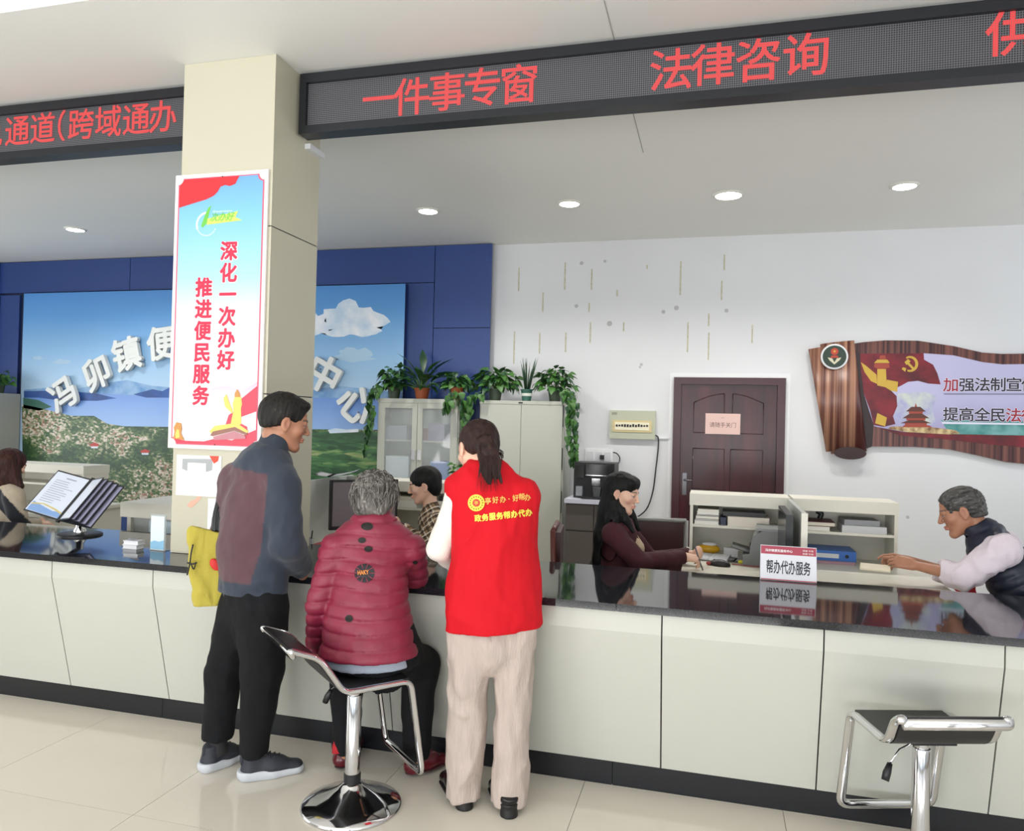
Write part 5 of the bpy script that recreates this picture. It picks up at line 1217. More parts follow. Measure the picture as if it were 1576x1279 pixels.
for z in (1.58, 1.15, .72): box('hinge', X1-.014, X1-.006, YF-.001, YF+.004, z, z+.22, m_black, wc)
box('name_plate', xm-.03, xm+.015, YF-.002, YF, 1.808, 1.822, m_black, wc)
lc = thing('grey_cabinet', 'grey cabinet cut by the left edge of the picture, plant on top', 'cabinet'); box('body', -9.3, -8.50, 7.2, 7.6, 0, 1.82, mat('cab_grey2', '9a9c98', .5), lc, bevel=.004); box('door', -9.29, -8.91, 7.185, 7.2, .05, 1.78, m_cab, lc); box('door', -8.9, -8.52, 7.185, 7.2, .05, 1.78, m_cab, lc)
# cupboard with drinks machine
cu = thing('side_cupboard', 'dark grey cupboard with white top under the black drinks machine', 'cupboard')
box('body', -1.34, -.80, 7.04, 7.55, 0, .865, mat('cupboard_taupe', '4b4644', .45), cu, bevel=.003); box('worktop', -1.35, -.79, 7.0, 7.57, .866, .905, mat('worktop_pale', 'bfc0cc', .3), cu, bevel=.003)
for a, b in ((-1.335, -1.075), (-1.065, -.805)): box('door', a, b, 7.025, 7.04, .03, .60, mat('cupboard_door', '544e4b', .4), cu, bevel=.003)
for a, b in ((-1.335, -1.075), (-1.065, -.805)): box('drawer', a, b, 7.025, 7.04, .615, .85, mat('cupboard_door', '544e4b'), cu, bevel=.003)
dm = thing('drinks_machine', 'black tabletop drinks machine on the dark grey cupboard', 'drinks machine')
box('body', -1.295, -.905, 7.17, 7.5, .906, 1.245, m_black, dm, bevel=.012); box('hopper', -1.17, -.92, 7.12, 7.2, 1.13, 1.235, mat('gloss_black', '0e0f11', .12), dm, bevel=.008)
box('side_unit', -1.27, -1.19, 7.13, 7.18, 1.10, 1.22, mat('gloss_black', '0e0f11'), dm, bevel=.008); box('hopper_trim', -1.17, -.92, 7.115, 7.12, 1.125, 1.132, m_chrome, dm)
box('spout', -1.11, -1.03, 7.11, 7.17, 1.03, 1.10, m_chrome, dm, bevel=.008); lathe('cup', [(.03, 0), (.04, .09), (.036, .09)], m_grey2, dm, 20, loc=(-1.06, 7.10, .93)); box('drip_tray', -1.2, -.92, 7.05, 7.17, .907, .928, m_black, dm, bevel=.004)
box('glass_jar', -1.26, -1.20, 7.10, 7.165, .93, 1.02, mat('jar_glass', 'a0a4a8', .08, alpha=.6), dm, bevel=.01)
so = thing('wall_socket', 'white double socket plate on wall above the drinks machine', 'socket'); box('plate', -1.29, -1.0, 7.785, 7.798, 1.20, 1.36, mat('socket_white', 'e4e4e6', .4), so, bevel=.004)
for k in range(3): box('outlet', -1.275+.09*k, -1.205+.09*k, 7.781, 7.786, 1.24, 1.33, mat('socket_face', 'cfcfd4', .4), so, bevel=.003)
box('plug', -1.13, -1.09, 7.74, 7.781, 1.255, 1.30, m_black, so, bevel=.006)
tag(tube('plug_cable', bez([(-1.0, 7.778, 1.33), (-.96, 7.77, 1.32), (-.93, 7.77, 1.28), (-.93, 7.74, 1.24), (-.93, 7.6, 1.20)]), .006, m_black, None, 8), 'short black cable curving from the white socket behind the drinks machine', 'cable')

# chairs behind the counter
def chair(label, x, y, rot, seat_m, frame_m, back=1.0):
    t = thing('office_chair', label, 'chair', (x, y, 0), R_(rot))
    box('seat', -.22, .22, -.22, .22, .42, .47, seat_m, t, bevel=.015)
    box('backrest', -.21, -.175, -.19, .19, .55, back-.01, seat_m, t, bevel=.01)
    for s in (-1, 1):
        tube('leg', [(.19, s*.19, 0), (.17, s*.19, .43)], .014, frame_m, t, 8); tube('back_post', [(-.22, s*.20, 0), (-.20, s*.205, .45), (-.22, s*.205, back)], .017, frame_m, t, 8)
    tube('top_rail', [(-.22, -.205, back), (-.22, .205, back)], .016, frame_m, t, 8); return t
m_mseat = mat('maroon_leather', '3a1418', .4); m_wood = mat('chair_wood', '5a2620', .35); m_gfr = mat('chair_grey_frame', '8a8a88', .4, .3)
chair('dark wooden chair under the woman in the maroon blazer', -.72, 4.62, 8, m_mseat, m_wood, .97)
chair('maroon chair with grey frame standing empty near the dark red door', -.42, 5.78, 100, m_mseat, m_gfr, .93)
chair('dark chair under the clerk in the checked shirt', -1.72, 4.75, 200, m_black, m_gfr, .9)
chair('red padded chair under the man in the navy vest', 1.62, 4.52, 180, mat('red_seat', 'b8202c', .6), m_gfr, .85)
chair('dark chair under the brown-haired woman at the far left', -5.45, 4.62, 60, m_black, m_gfr, .9)

def seated_legs(p, J, hipdir, seat_c, lateral, seat_z=.50):
    """thighs forward, shins down; hidden by the counter but real"""
    hp = seat_c.copy(); hp[2] = seat_z+.10; J['hip'] = hp; f = hipdir
    for s, k in (('L', -1), ('R', 1)):
        J['hp'+s] = hp+lateral*.09*k-p.Z*.02; J['kn'+s] = hp+f*.40+lateral*.10*k-p.Z*.06; J['an'+s] = J['kn'+s]-p.Z*(J['kn'+s][2]-.09)-f*.03
def seated_trousers(o, J, m, p):
    def b(g):
        g.cone(J['hip']+p.Z*.10, J['hip'], .14, .15, .02, .8, nrm(J['knL']+J['knR']-J['hpL']-J['hpR']))
        for s in 'LR': g.cone(J['hp'+s], J['kn'+s], .085, .068, .03); g.cone(J['kn'+s], J['an'+s], .066, .055, .02)
    garment('trousers', o, *bounds(J['hip'], J['knL'], J['knR'], J['anL'], J['anR'], m=.2), .014, b, m)
    for s in 'LR':
        a = J['an'+s]; f = nrm((J['knL']-J['hpL'])*np.array([1, 1, 0])); tube('shoe', [a-f*.05-p.Z*.045, a+f*.06-p.Z*.05, a+f*.17-p.Z*.055], [.035, .042, .03], m_black, o, 10, flat=(1, .75))

# ================================================================ person 4: woman in maroon blazer, writing
p = Person(955, 1010, 4.55); p.O[2] = 0; o0 = at(952, 860, 4.58); p.O = np.array([o0.x, o0.y, 0.]); P = p.P
F = p.dirn(.93, .30); Rt = nrm(np.cross(F, p.Z))
J = dict(neck=P(955, 800, 0), chest=P(952, 845, .02), shR=P(943, 822, -.15), shL=P(962, 816, .16), elR=P(985, 866, -.20), wrR=P(1052, 857, -.03), elL=P(1000, 862, .20), wrL=P(1062, 853, .16))
seated_legs(p, J, F, P(932, 900, .03), Rt)
hc = P(958, 759, 0); HM = head_frame(p.dirn(.88, -.30, -.20), p.dirn(.18, 0, .98)); sc = 1.02
hR = dict(w=J['wrR']+np.array([0, 0, .0]), fd=p.dirn(.95, .25, -.12), nm=p.dirn(-.1, -.45, .9), side=p.dirn(.1, .9, .3), curl=(48, 42, 25), size=.92, thumb=32, k='R')
ck = skin_body(p, 'seated woman with long black hair in maroon blazer, writing at the desk', 'fair', hc, HM, sc, J, [hR], fem=True, h=.013, brow='1a1412', neck_r=.045)
def b_bl(g):
    g.cone(P(953, 822), P(948, 862, .02), .128, .148, .03, .80, F); g.cone(P(948, 862, .02), J['hip'], .148, .155, .03, .72, F)
    nk = P(953, 812)
    for s in 'LR': g.cone(nk, J['sh'+s], .062, .060, .04); g.cone(J['sh'+s], J['el'+s], .062, .056, .02); g.cone(J['el'+s], J['wr'+s], .054, .040, .012); d = nrm(J['wr'+s]-J['el'+s]); g.half(J['wr'+s]-d*.005, d, 0, (J['wr'+s]-.09, J['wr'+s]+.09))
    g.cone(P(966, 798, -.0), P(990, 842, -.02), .022, .030, .006, op='sub')
lo, hi = bounds(*[J[k] for k in ('neck', 'hip', 'shR', 'shL', 'elR', 'elL', 'wrR', 'wrL')], m=.17)
garment('blazer', ck, lo, hi, .0085, b_bl, mat('maroon_wool', '3c0e19', .85, bump=.15, bs=300), None, add_all(folds(.007, 16, 8, 100), folds(.003, 34, 20, 101)))
garment('top', ck, *bounds(P(965, 808), P(980, 835), m=.08), .006, lambda g: g.cone(P(958, 812, .0), P(974, 845, .0), .058, .085, .01, .8, F), mat('beige_top', 'b59e84', .8))
for s in (-1, 1): tube('lapel', [P(960, 800, s*.045), P(974, 822, s*.04-.01), P(986, 842, -.01)], [.012, .017, .008], mat('lapel_dark', '3a0e18', .7), ck, 8, flat=(.5, 1.3))
W = lambda x, y, z: hc+HM@(np.array([x, y, z])*sc)
def b_h4(g):
    g.ell(W(0, -.016, .036), np.array((.084, .104, .090))*sc, HM, 0); g.ell(W(0, .045, .075), np.array((.070, .045, .038))*sc, HM, .02)
    g.chain([W(0, -.06, .0), P(937, 790, .01), P(929, 825, .0), P(925, 862, .0), P(926, 880, .0)], [.085, .085, .078, .070, .055], .03, .75, p.R)
    g.cone(P(945, 775, -.07), P(944, 800, -.10), .036, .040, .03); g.cone(P(944, 800, -.10), P(936, 850, -.12), .040, .05, .03)
    g.chain([W(.07, -.0, -.03), P(963, 800, -.10), P(974, 818, -.10)], [.022, .026, .012], .012)
    g.chain([W(-.07, .0, -.03), P(972, 795, .06), P(983, 815, .07)], [.022, .028, .014], .012)
    g.ell(W(0, .115, -.040), np.array((.12, .066, .098))*sc, HM, .008, 'sub'); g.ell(W(.075, .05, -.02), np.array((.04, .042, .05))*sc, HM, .010, 'sub'); g.ell(W(.088, .005, -.018), np.array((.022, .016, .024))*sc, HM, .006, 'sub')
garment('hair', ck, *bounds(hc, P(925, 880), P(985, 820), m=.14), .005, b_h4, m_hair, strand_cols('131213', '050505', 150, (0, 0, 1), '262428', .1, 11), strand_disp(.003, 90, (0, 0, 1), 11))
w3 = np.array(J['wrR']); tip = w3+hR['fd']*.10-p.Z*.035
tag(tube('pen', [Vector(tip-p.Z*.03+p.R*.02), Vector(tip+p.Z*.02+p.V*.0), Vector(tip+p.Z*.11-p.R*.03)], .0045, mat('pen_grey', '5a5a60', .3), None, 8), 'dark pen held in the hand of the woman in the maroon blazer', 'pen')
seated_trousers(ck, J, m_black, p)

# ================================================================ person 5: clerk in the checked shirt
o0 = at(668, 850, 4.74); p = Person(668, 850, 4.74); p.O = np.array([o0.x, o0.y, 0.]); P = p.P
F = p.dirn(-.93, .15); Rt = nrm(np.cross(F, p.Z))
J = dict(neck=P(662, 786), chest=P(668, 830), shR=P(668, 806, .16), shL=P(672, 806, -.15), elL=P(652, 838, -.18), wrL=P(618, 812, -.10), elR=P(650, 838, .18), wrR=P(618, 812, .12))
seated_legs(p, J, F, P(674, 900, 0), Rt)
hc = P(652, 747); HM = head_frame(p.dirn(-.93, .02, -.22), p.dirn(-.2, 0, .97)); sc = 1.0
pc = skin_body(p, 'seated clerk with short black hair in brown checked shirt, between the two women', 'fair', hc, HM, sc, J, fem=True, h=.014, brow='1a1412', neck_r=.045)
m_pl = bpy.data.materials.new('checked_cloth'); m_pl.use_nodes = True; nt = m_pl.node_tree; N = nt.nodes; L = nt.links; b = N['Principled BSDF']; b.inputs['Roughness'].default_value = .85
tc = N.new('ShaderNodeTexCoord'); mp = N.new('ShaderNodeMapping'); mp.inputs['Rotation'].default_value = (R_(20), R_(38), R_(10)); L.new(tc.outputs['Object'], mp.inputs[0]); sp = N.new('ShaderNodeSeparateXYZ'); L.new(mp.outputs[0], sp.inputs[0])
prev = None; base = N.new('ShaderNodeRGB'); base.outputs[0].default_value = (*srgb('8d7050'), 1); prev = base.outputs[0]
for ax in ('X', 'Z'):
    for off, wd, c in ((0.0, .16, '1d1a18'), (.30, .10, 'dcd2c0'), (.52, .14, '1d1a18'), (.70, .08, 'e4dccc')):
        d = N.new('ShaderNodeMath'); d.operation = 'MULTIPLY_ADD'; d.inputs[1].default_value = 1/.085; d.inputs[2].default_value = 50-off; L.new(sp.outputs[ax], d.inputs[0])
        f = N.new('ShaderNodeMath'); f.operation = 'FRACT'; L.new(d.outputs[0], f.inputs[0]); g_ = N.new('ShaderNodeMath'); g_.operation = 'LESS_THAN'; g_.inputs[1].default_value = wd; L.new(f.outputs[0], g_.inputs[0])
        mu_ = N.new('ShaderNodeMath'); mu_.operation = 'MULTIPLY'; mu_.inputs[1].default_value = .72; L.new(g_.outputs[0], mu_.inputs[0])
        mx = N.new('ShaderNodeMix'); mx.data_type = 'RGBA'; L.new(mu_.outputs[0], mx.inputs[0]); L.new(prev, mx.inputs[6]); mx.inputs[7].default_value = (*srgb(c), 1); prev = mx.outputs[2]
L.new(prev, b.inputs['Base Color'])
def b_pl(g):
    g.cone(P(664, 808), P(670, 850), .115, .13, .03, .68, F); g.cone(P(670, 850), J['hip'], .13, .14, .03, .75, F)
    for s in 'LR': g.cone(P(664, 800), J['sh'+s], .066, .062, .04); g.cone(J['sh'+s], J['el'+s], .064, .058, .02); g.cone(J['el'+s], J['wr'+s], .056, .042, .012); d = nrm(J['wr'+s]-J['el'+s]); g.half(J['wr'+s]-d*.01, d, 0, (J['wr'+s]-.09, J['wr'+s]+.09))
    g.cone(P(661, 800), P(664, 783), .072, .062, .02, .9, F)
lo, hi = bounds(*[J[k] for k in ('neck', 'hip', 'shR', 'shL', 'elR', 'elL', 'wrR', 'wrL')], m=.16)
garment('shirt', pc, lo, hi, .009, b_pl, m_pl, None, add_all(folds(.006, 16, 8, 110), folds(.003, 34, 20, 111)))
tube('watch', [Vector(J['wrL']+nrm(J['wrL']-J['elL'])*a) for a in (.0, .022)], .032, m_black, pc, 14)
W = lambda x, y, z: hc+HM@(np.array([x, y, z])*sc)
def b_h5(g):
    g.ell(W(0, -.022, .036), np.array((.085, .108, .092))*sc, HM, 0); g.ell(W(0, -.065, -.03), np.array((.068, .05, .06))*sc, HM, .03)
    g.ell(W(0, .118, -.03), np.array((.15, .066, .10))*sc, HM, .008, 'sub')
    for s in (-1, 1): g.ell(W(s*.088, .014, -.038), np.array((.03, .046, .045))*sc, HM, .008, 'sub')
garment('hair', pc, *bounds(hc, m=.17), .005, b_h5, m_hair, strand_cols('141314', '060606', 150, HM[:, 2], '2a282a', .1, 12), strand_disp(.003, 90, HM[:, 2], 12))
seated_trousers(pc, J, m_black, p)

# ================================================================ person 6: older man in the navy vest
o0 = at(1545, 930, 4.43); p = Person(1545, 930, 4.43); p.O = np.array([o0.x, o0.y, 0.]); P = p.P
F = p.dirn(-.96, -.10); Rt = nrm(np.cross(F, p.Z))
J = dict(neck=P(1512, 818, .0), chest=P(1560, 880, .02), shL=P(1544, 846, -.16), shR=P(1545, 840, .17), elL=P(1484, 888, -.19), wrL=P(1408, 870, -.10), elR=P(1480, 888, .20), wrR=P(1398, 862, .10))
seated_legs(p, J, F, P(1592, 960, .02), Rt)
hc = P(1479, 787); HM = head_frame(p.dirn(-.90, -.10, -.34), p.dirn(-.34, 0, .93)); sc = 1.08
hL = dict(w=J['wrL'], fd=p.dirn(-.98, .05, .10), nm=p.dirn(.05, -.75, .62), side=p.dirn(-.1, .6, .7), curl=(30, 40, 25), size=1.0, thumb=26, k='L')
hR = dict(w=J['wrR'], fd=p.dirn(-.98, -.05, .16), nm=p.dirn(.1, .3, .95), side=p.dirn(0, -.9, 0), curl=(26, 30, 22), size=1.0, thumb=22, k='R', flare=(-8, 14, 22, 28))
om = skin_body(p, 'grey-haired man in navy quilted vest and pale shirt leaning on the desk with a booklet', 'tan', hc, HM, sc, J, [hL, hR], h=.013, brow='4a4440')
def b_sh6(g):
    g.cone(P(1540, 860), P(1568, 895, .02), .11, .13, .03, .68, F)
    for s in 'LR':
        g.cone(P(1548, 858), J['sh'+s], .035, .064, .01); g.cone(J['sh'+s], J['el'+s], .074, .064, .02)
        e = J['el'+s]+(J['wr'+s]-J['el'+s])*.42; g.cone(J['el'+s], e+(e-J['el'+s])*.2, .064, .056, .012); d = nrm(J['wr'+s]-J['el'+s]); g.half(e, d, 0, (e-.09, e+.09))
lo, hi = bounds(*[J[k] for k in ('neck', 'chest', 'shR', 'shL', 'elR', 'elL', 'wrR', 'wrL')], m=.18)
garment('shirt', om, lo, hi, .008, b_sh6, mat('pale_pink_shirt', 'd9cdd6', .85, bump=.2, bs=200), None, add_all(folds(.016, 13, 8, 120), folds(.010, 28, 16, 121)))
zz = nrm(P(1510, 830)-P(1575, 930))
def q6(Q):
    t = (Q@zz)/.05; u = t-np.floor(t); return .006*np.exp(-((np.minimum(u, 1-u))/.16)**2)
def b_v6(g):
    g.cone(P(1522, 842), P(1568, 895, .02), .145, .172, .03, .72, F); g.cone(P(1568, 895, .02), J['hip'], .172, .180, .03, .8, F)
    g.cone(P(1524, 838, -.0), P(1538, 836, -.12), .085, .05, .03); g.cone(P(1524, 838, .0), P(1538, 836, .13), .085, .05, .03)
    g.cone(P(1518, 830), P(1500, 806), .088, .078, .02, .9, F); g.cone(P(1505, 815), P(1485, 790), .062, .066, .008, op='sub')
    g.half(P(1500, 804, 0), nrm(P(1493, 795)-P(1518, 830)), .006, (P(1500, 805)-.14, P(1500, 805)+.14))
lo, hi = bounds(P(1500, 800), J['chest'], J['hip'], m=.26)
garment('vest', om, lo, hi, .0075, b_v6, mat('navy_nylon', '181d30', .5), None, add_all(q6, folds(.005, 16, 9, 130)))
W = lambda x, y, z: hc+HM@(np.array([x, y, z])*sc)
def b_h6(g):
    g.ell(W(0, -.014, .036), np.array((.082, .102, .086))*sc, HM, 0); g.ell(W(0, -.062, -.02), np.array((.066, .046, .055))*sc, HM, .03)
    g.ell(W(0, .122, -.006), np.array((.15, .074, .100))*sc, HM, .006, 'sub')
    for s in (-1, 1): g.ell(W(s*.088, .016, -.036), np.array((.03, .046, .046))*sc, HM, .006, 'sub')
    g.half(W(0, -.05, -.045), HM@np.array([0, .1, -1]), .008)
garment('hair', om, *bounds(hc, m=.18), .0045, b_h6, m_hair, strand_cols('5c5a58', '1d1b1a', 150, HM[:, 1], '8d8b88', .3, 14), strand_disp(.005, 110, HM[:, 1], 14))
rts = []
seated_trousers(om, J, m_black, p)
bk_ = thing('booklet', 'small cream booklet held open on the desk by the man in the navy vest', 'booklet')
c = np.array(J['wrL'])+hL['fd']*.165-p.Z*.040
for s, tilt in ((0, 8), (1, -10)):
    mtx = Matrix.Translation(tuple(c+p.R*(-.03)+p.V*(.01))) @ Matrix.Rotation(R_(-12), 4, 'Z') @ Matrix.Rotation(R_(tilt), 4, 'X')
    box('page_block', -.075, .075, (0 if s else -.10), (.10 if s else 0), -.008, .004, mat('booklet_cream', 'd9cfb8', .7), bk_, mtx=mtx, bevel=.003)
red = garment('undershirt', om, *bounds(P(1470, 900, -.05), m=.09), .007, lambda g: g.cone(P(1478, 902, -.04), P(1500, 912, -.02), .035, .05, 0), mat('red_undershirt', 'c01c2c', .8))

# ================================================================ person 7: woman at the far left
o0 = at(8, 900, 4.36); p = Person(8, 900, 4.36); p.O = np.array([o0.x, o0.y, 0.]); P = p.P
F = p.dirn(.75, .55); Rt = nrm(np.cross(F, p.Z))
J = dict(neck=P(12, 746), chest=P(8, 800), shR=P(22, 765, -.13), shL=P(-8, 765, .14), elR=P(30, 808, -.14), wrR=P(58, 806, .02), elL=P(20, 808, .2), wrL=P(52, 806, .16))
seated_legs(p, J, F, P(0, 890, .1), Rt)
hc = P(18, 716); HM = head_frame(p.dirn(.80, .45, -.30), p.dirn(.2, .1, .96)); sc = .95
lw = skin_body(p, 'woman with shoulder-length brown hair in beige and black jacket at the far left', 'fair', hc, HM, sc, J, [dict(w=J['wrR'], fd=p.dirn(.95, .2, -.05), nm=p.dirn(0, -.3, .95), side=p.dirn(0, .9, .2), curl=(30, 35, 20), size=.85, k='R')], fem=True, h=.014, neck_r=.045)
def b_7(g):
    g.cone(P(10, 765), P(6, 815), .125, .145, .03, .68, F); g.cone(P(6, 815), J['hip'], .145, .15, .03, .75, F)
    for s in 'LR': g.cone(P(10, 757), J['sh'+s], .07, .068, .04); g.cone(J['sh'+s], J['el'+s], .070, .060, .02); g.cone(J['el'+s], J['wr'+s], .058, .042, .012); d = nrm(J['wr'+s]-J['el'+s]); g.half(J['wr'+s]-d*.01, d, 0, (J['wr'+s]-.09, J['wr'+s]+.09))
def c_7(Q):
    col = np.tile(srgb('b3a590'), (len(Q), 1)); d = (Q-P(18, 785))@p.R+((Q-P(18, 785))@p.Z)*.8
    col[(np.abs(d) < .055)] = srgb('14161f'); return col*(1+.08*vnoise(Q*60)[:, None])
lo, hi = bounds(*[J[k] for k in ('neck', 'hip', 'shR', 'shL', 'elR', 'elL', 'wrR', 'wrL')], m=.18)
garment('jacket', lw, lo, hi, .010, b_7, m_cloth, c_7, folds(.006, 14, 8, 140))
W = lambda x, y, z: hc+HM@(np.array([x, y, z])*sc)
def b_h7(g):
    g.ell(W(0, -.018, .036), np.array((.086, .108, .092))*sc, HM, 0); g.chain([W(0, -.05, .0), P(12, 735, .0), P(14, 757, -.02)], [.088, .090, .06], .03)
    g.cone(W(.05, -.03, -.02), P(30, 748, -.08), .045, .030, .02); g.ell(W(0, .120, -.03), np.array((.14, .07, .10))*sc, HM, .008, 'sub')
garment('hair', lw, *bounds(hc, P(14, 757), m=.16), .0055, b_h7, m_hair, strand_cols('4a2a24', '1c0f0d', 150, (0, 0, 1), '6a423a', .15, 16), strand_disp(.004, 90, (0, 0, 1), 16))
seated_trousers(lw, J, m_black, p)

# ---------------------------------------------------------------- scroll-shaped wall sign
ss = thing('scroll_sign', 'scroll-shaped wooden wall sign with red flag, temple picture and slogan', 'sign')
SY = 7.775
def sp(X, Y): p_ = at(1230+X*.21954, 500+Y*.21954, SY); return (p_.x, p_.z)
def sdec(name, pts, m, k): return decal(name, [sp(x, y) for x, y in pts], m, ss, Matrix.Translation((0, SY-.0135-.0007*k, 0)) @ FACE)
def wood(name, lo_, hi_, sc_, rough=.35):
    m = bpy.data.materials.new(name); m.use_nodes = True; nt = m.node_tree; N = nt.nodes; L = nt.links; b = N['Principled BSDF']
    tc = N.new('ShaderNodeTexCoord'); mp = N.new('ShaderNodeMapping'); mp.inputs['Scale'].default_value = (sc_, 1, .25); L.new(tc.outputs['Object'], mp.inputs[0])
    n = N.new('ShaderNodeTexNoise'); n.inputs['Scale'].default_value = 1; n.inputs['Detail'].default_value = 3; L.new(mp.outputs[0], n.inputs['Vector'])
    r = N.new('ShaderNodeValToRGB'); L.new(n.outputs[0], r.inputs[0]); e = r.color_ramp.elements; e[0].position, e[0].color = .38, (*srgb(lo_), 1); e[1].position, e[1].color = .66, (*srgb(hi_), 1)
    L.new(r.outputs[0], b.inputs['Base Color']); b.inputs['Roughness'].default_value = rough; return m
m_slat = wood('slatted_wood_print', '35141a', '7a4a40', 38); m_roll = wood('rolled_wood_print', '4a1c1c', 'b98a70', 26)
out = [(330, 140), (450, 122), (600, 110), (830, 112), (1080, 150), (1280, 195), (1420, 205), (1576, 203), (1750, 180), (1980, 150), (1980, 990), (1760, 985), (1576, 975), (1450, 962), (1250, 915), (1050, 872), (800, 855), (510, 852), (440, 880), (380, 860)]
bm = bmesh.new(); vs = [bm.verts.new((sp(x, y)[0], SY-.0135, sp(x, y)[1])) for x, y in out]; f = bm.faces.new(vs); r_ = bmesh.ops.extrude_face_region(bm, geom=[f]); bmesh.ops.translate(bm, vec=(0, .035, 0), verts=[v for v in r_['geom'] if isinstance(v, bmesh.types.BMVert)])
bmobj('board', bm, m_slat, ss)
m_lav = grad('lavender_print', [(0, '9c98c0'), (.5, 'b4b2d4'), (1, 'b9b6d8')], lo=1.6, hi=2.3, noise=.5, ns=3)
sdec('picture', [(360, 205), (430, 205), (870, 200), (1080, 215), (1280, 262), (1420, 278), (1576, 276), (1750, 250), (1980, 225), (1980, 800), (1576, 775), (1050, 765), (730, 750), (540, 715), (450, 680)], m_lav, 1)
sdec('printed_shadow', [(340, 150), (430, 205), (450, 480), (520, 700), (510, 852), (440, 875), (380, 700)], mat('print_umber', '2b1c20', .5), 2)
sdec('printed_sea', [(990, 665), (1200, 668), (1576, 672), (1980, 690), (1980, 800), (1576, 775), (1050, 765)], mat('print_teal', '3f8684', .5, var=.3, vs=9, col2='74a8a8'), 2)
sdec('printed_glow', [(690, 480), (880, 470), (960, 500), (930, 600), (960, 700), (700, 700), (670, 620)], mat('print_glow', 'c6cfc4', .5, var=.3, vs=8, col2='9fa0c8'), 2)
sdec('printed_flag', [(425, 203), (870, 200), (872, 245), (935, 280), (965, 340), (988, 418), (900, 412), (830, 393), (760, 400), (715, 425), (640, 460), (680, 500), (685, 570), (655, 640), (672, 695), (590, 715), (520, 702), (495, 600), (450, 480), (430, 320)], mat('print_crimson', '7c1424', .4, var=.4, vs=7, col2='4f0a18'), 3)
mg = mat('print_ochre', 'c2a03c', .45); mg2 = mat('print_rust', '9c4030', .45)
def arc(cx, cy, r0, r1, a0, a1, n=14): return [(cx+r1*math.cos(a0+(a1-a0)*k/n), cy-r1*math.sin(a0+(a1-a0)*k/n)) for k in range(n+1)]+[(cx+r0*math.cos(a1-(a1-a0)*k/n)-6, cy-r0*math.sin(a1-(a1-a0)*k/n)) for k in range(n+1)]
sdec('printed_emblem', arc(775, 275, 42, 56, R_(120), R_(-110)), mg, 4.5); sdec('printed_emblem', [(735, 262), (760, 240), (778, 256), (768, 266), (812, 312), (800, 322), (756, 278), (748, 282)], mg, 5); sdec('printed_emblem', [(715, 310), (725, 298), (748, 305), (740, 330)], mg, 5)
sdec('printed_pillar', [(545, 310), (605, 310), (612, 440), (545, 425)], mg, 4); sdec('printed_pillar', [(525, 270), (625, 270), (632, 300), (560, 312), (522, 298)], mg2, 4.5); sdec('printed_pillar', [(545, 245), (615, 245), (632, 268), (522, 268)], mg, 5); sdec('printed_pillar', [(565, 215), (600, 215), (606, 243), (558, 243)], mg2, 5)
sdec('printed_wing', [(430, 262), (470, 290), (540, 350), (545, 415), (500, 395), (455, 330)], mg, 4); sdec('printed_wing', [(612, 385), (690, 400), (685, 470), (640, 462), (605, 440)], mg, 4.2); sdec('printed_wing', [(545, 618), (612, 650), (600, 712), (530, 690)], mg, 4.2)
for w0, y0, y1, c in ((70, 575, 608, mg2), (95, 622, 655, mg2), (110, 668, 690, mg2)):
    sdec('printed_roof', [(815-w0, y1), (815-w0*.45, y0), (815+w0*.45, y0), (815+w0, y1)], mat('print_bark', '5a3028', .5), 5); sdec('printed_wall', [(815-w0*.7, y1), (815+w0*.7, y1), (815+w0*.7, y1+14), (815-w0*.7, y1+14)], c, 5)
sdec('printed_roof', [(806, 575), (814, 548), (822, 575)], mg2, 5.5); sdec('printed_wall', [(730, 704), (905, 704), (930, 718), (720, 718)], mg2, 5)
sdec('printed_terrace', [(640, 712), (880, 712), (1090, 738), (1125, 762), (1050, 768), (760, 752), (620, 728)], mat('print_sand', 'cdb98a', .5, var=.5, vs=22, col2='7a5438'), 4)
sdec('printed_ribbon', [(540, 716), (730, 752), (1050, 768), (1576, 778), (1980, 802), (1980, 880), (1576, 860), (1300, 835), (1000, 800), (700, 775)], mat('print_crimson', ''+'7c1424'), 5)
ink = mat('print_ink', '2a2030', .4); rd = mat('print_red', '9a1c30', .4); hl = mat('print_halo', 'd9d8ea', .4)
def schar(ch, X, Y, m):
    x, z = sp(X, Y); s = .134
    glyph('character_outline', ch, hl, ss, Matrix.Translation((x, SY-.0180, z)) @ FACE, s, off=.05); glyph('printed_character', ch, m, ss, Matrix.Translation((x, SY-.0188, z)) @ FACE, s, off=.016)
for k, ch in enumerate('加强法制宣传'): schar(ch, 1060+110*k, 420-.5*k, rd if k == 0 else ink)
for k, ch in enumerate('提高全民法律'): schar(ch, 1058+110*k, 625+2*k, rd if k > 3 else ink)
sdec('underline', [(1010, 483), (1980, 485), (1980, 489), (1010, 487)], ink, 5); sdec('underline', [(995, 680), (1980, 697), (1980, 707), (1000, 694)], hl, 5)
def rl(name, a, b, ra, rb):
    (x0, z0), (x1, z1) = sp(*a), sp(*b); return tube(name, [(x0, SY-.03, z0), (x1, SY-.03, z1)], [ra, rb], m_roll, ss, 24, flat=(1, .28), up=(0, 1, 0))
rl('outer_roll', (150, 160), (262, 880), .115, .10); rl('inner_roll', (262, 125), (345, 895), .152, .158)
x0, z0 = sp(347, 898); lathe('roll_end', [(.142, 0), (.142, .002)], mat('roll_inside', '2c1414', .5), ss, 28, mtx=Matrix.Translation((x0, SY-.078, z0)) @ Matrix.Rotation(R_(90), 4, 'X') @ Matrix.Diagonal((1, .42, 1, 1)))
x0, z0 = sp(238, 228); T_ = Matrix.Translation((x0, SY-.075, z0)) @ Matrix.Rotation(R_(90), 4, 'X')
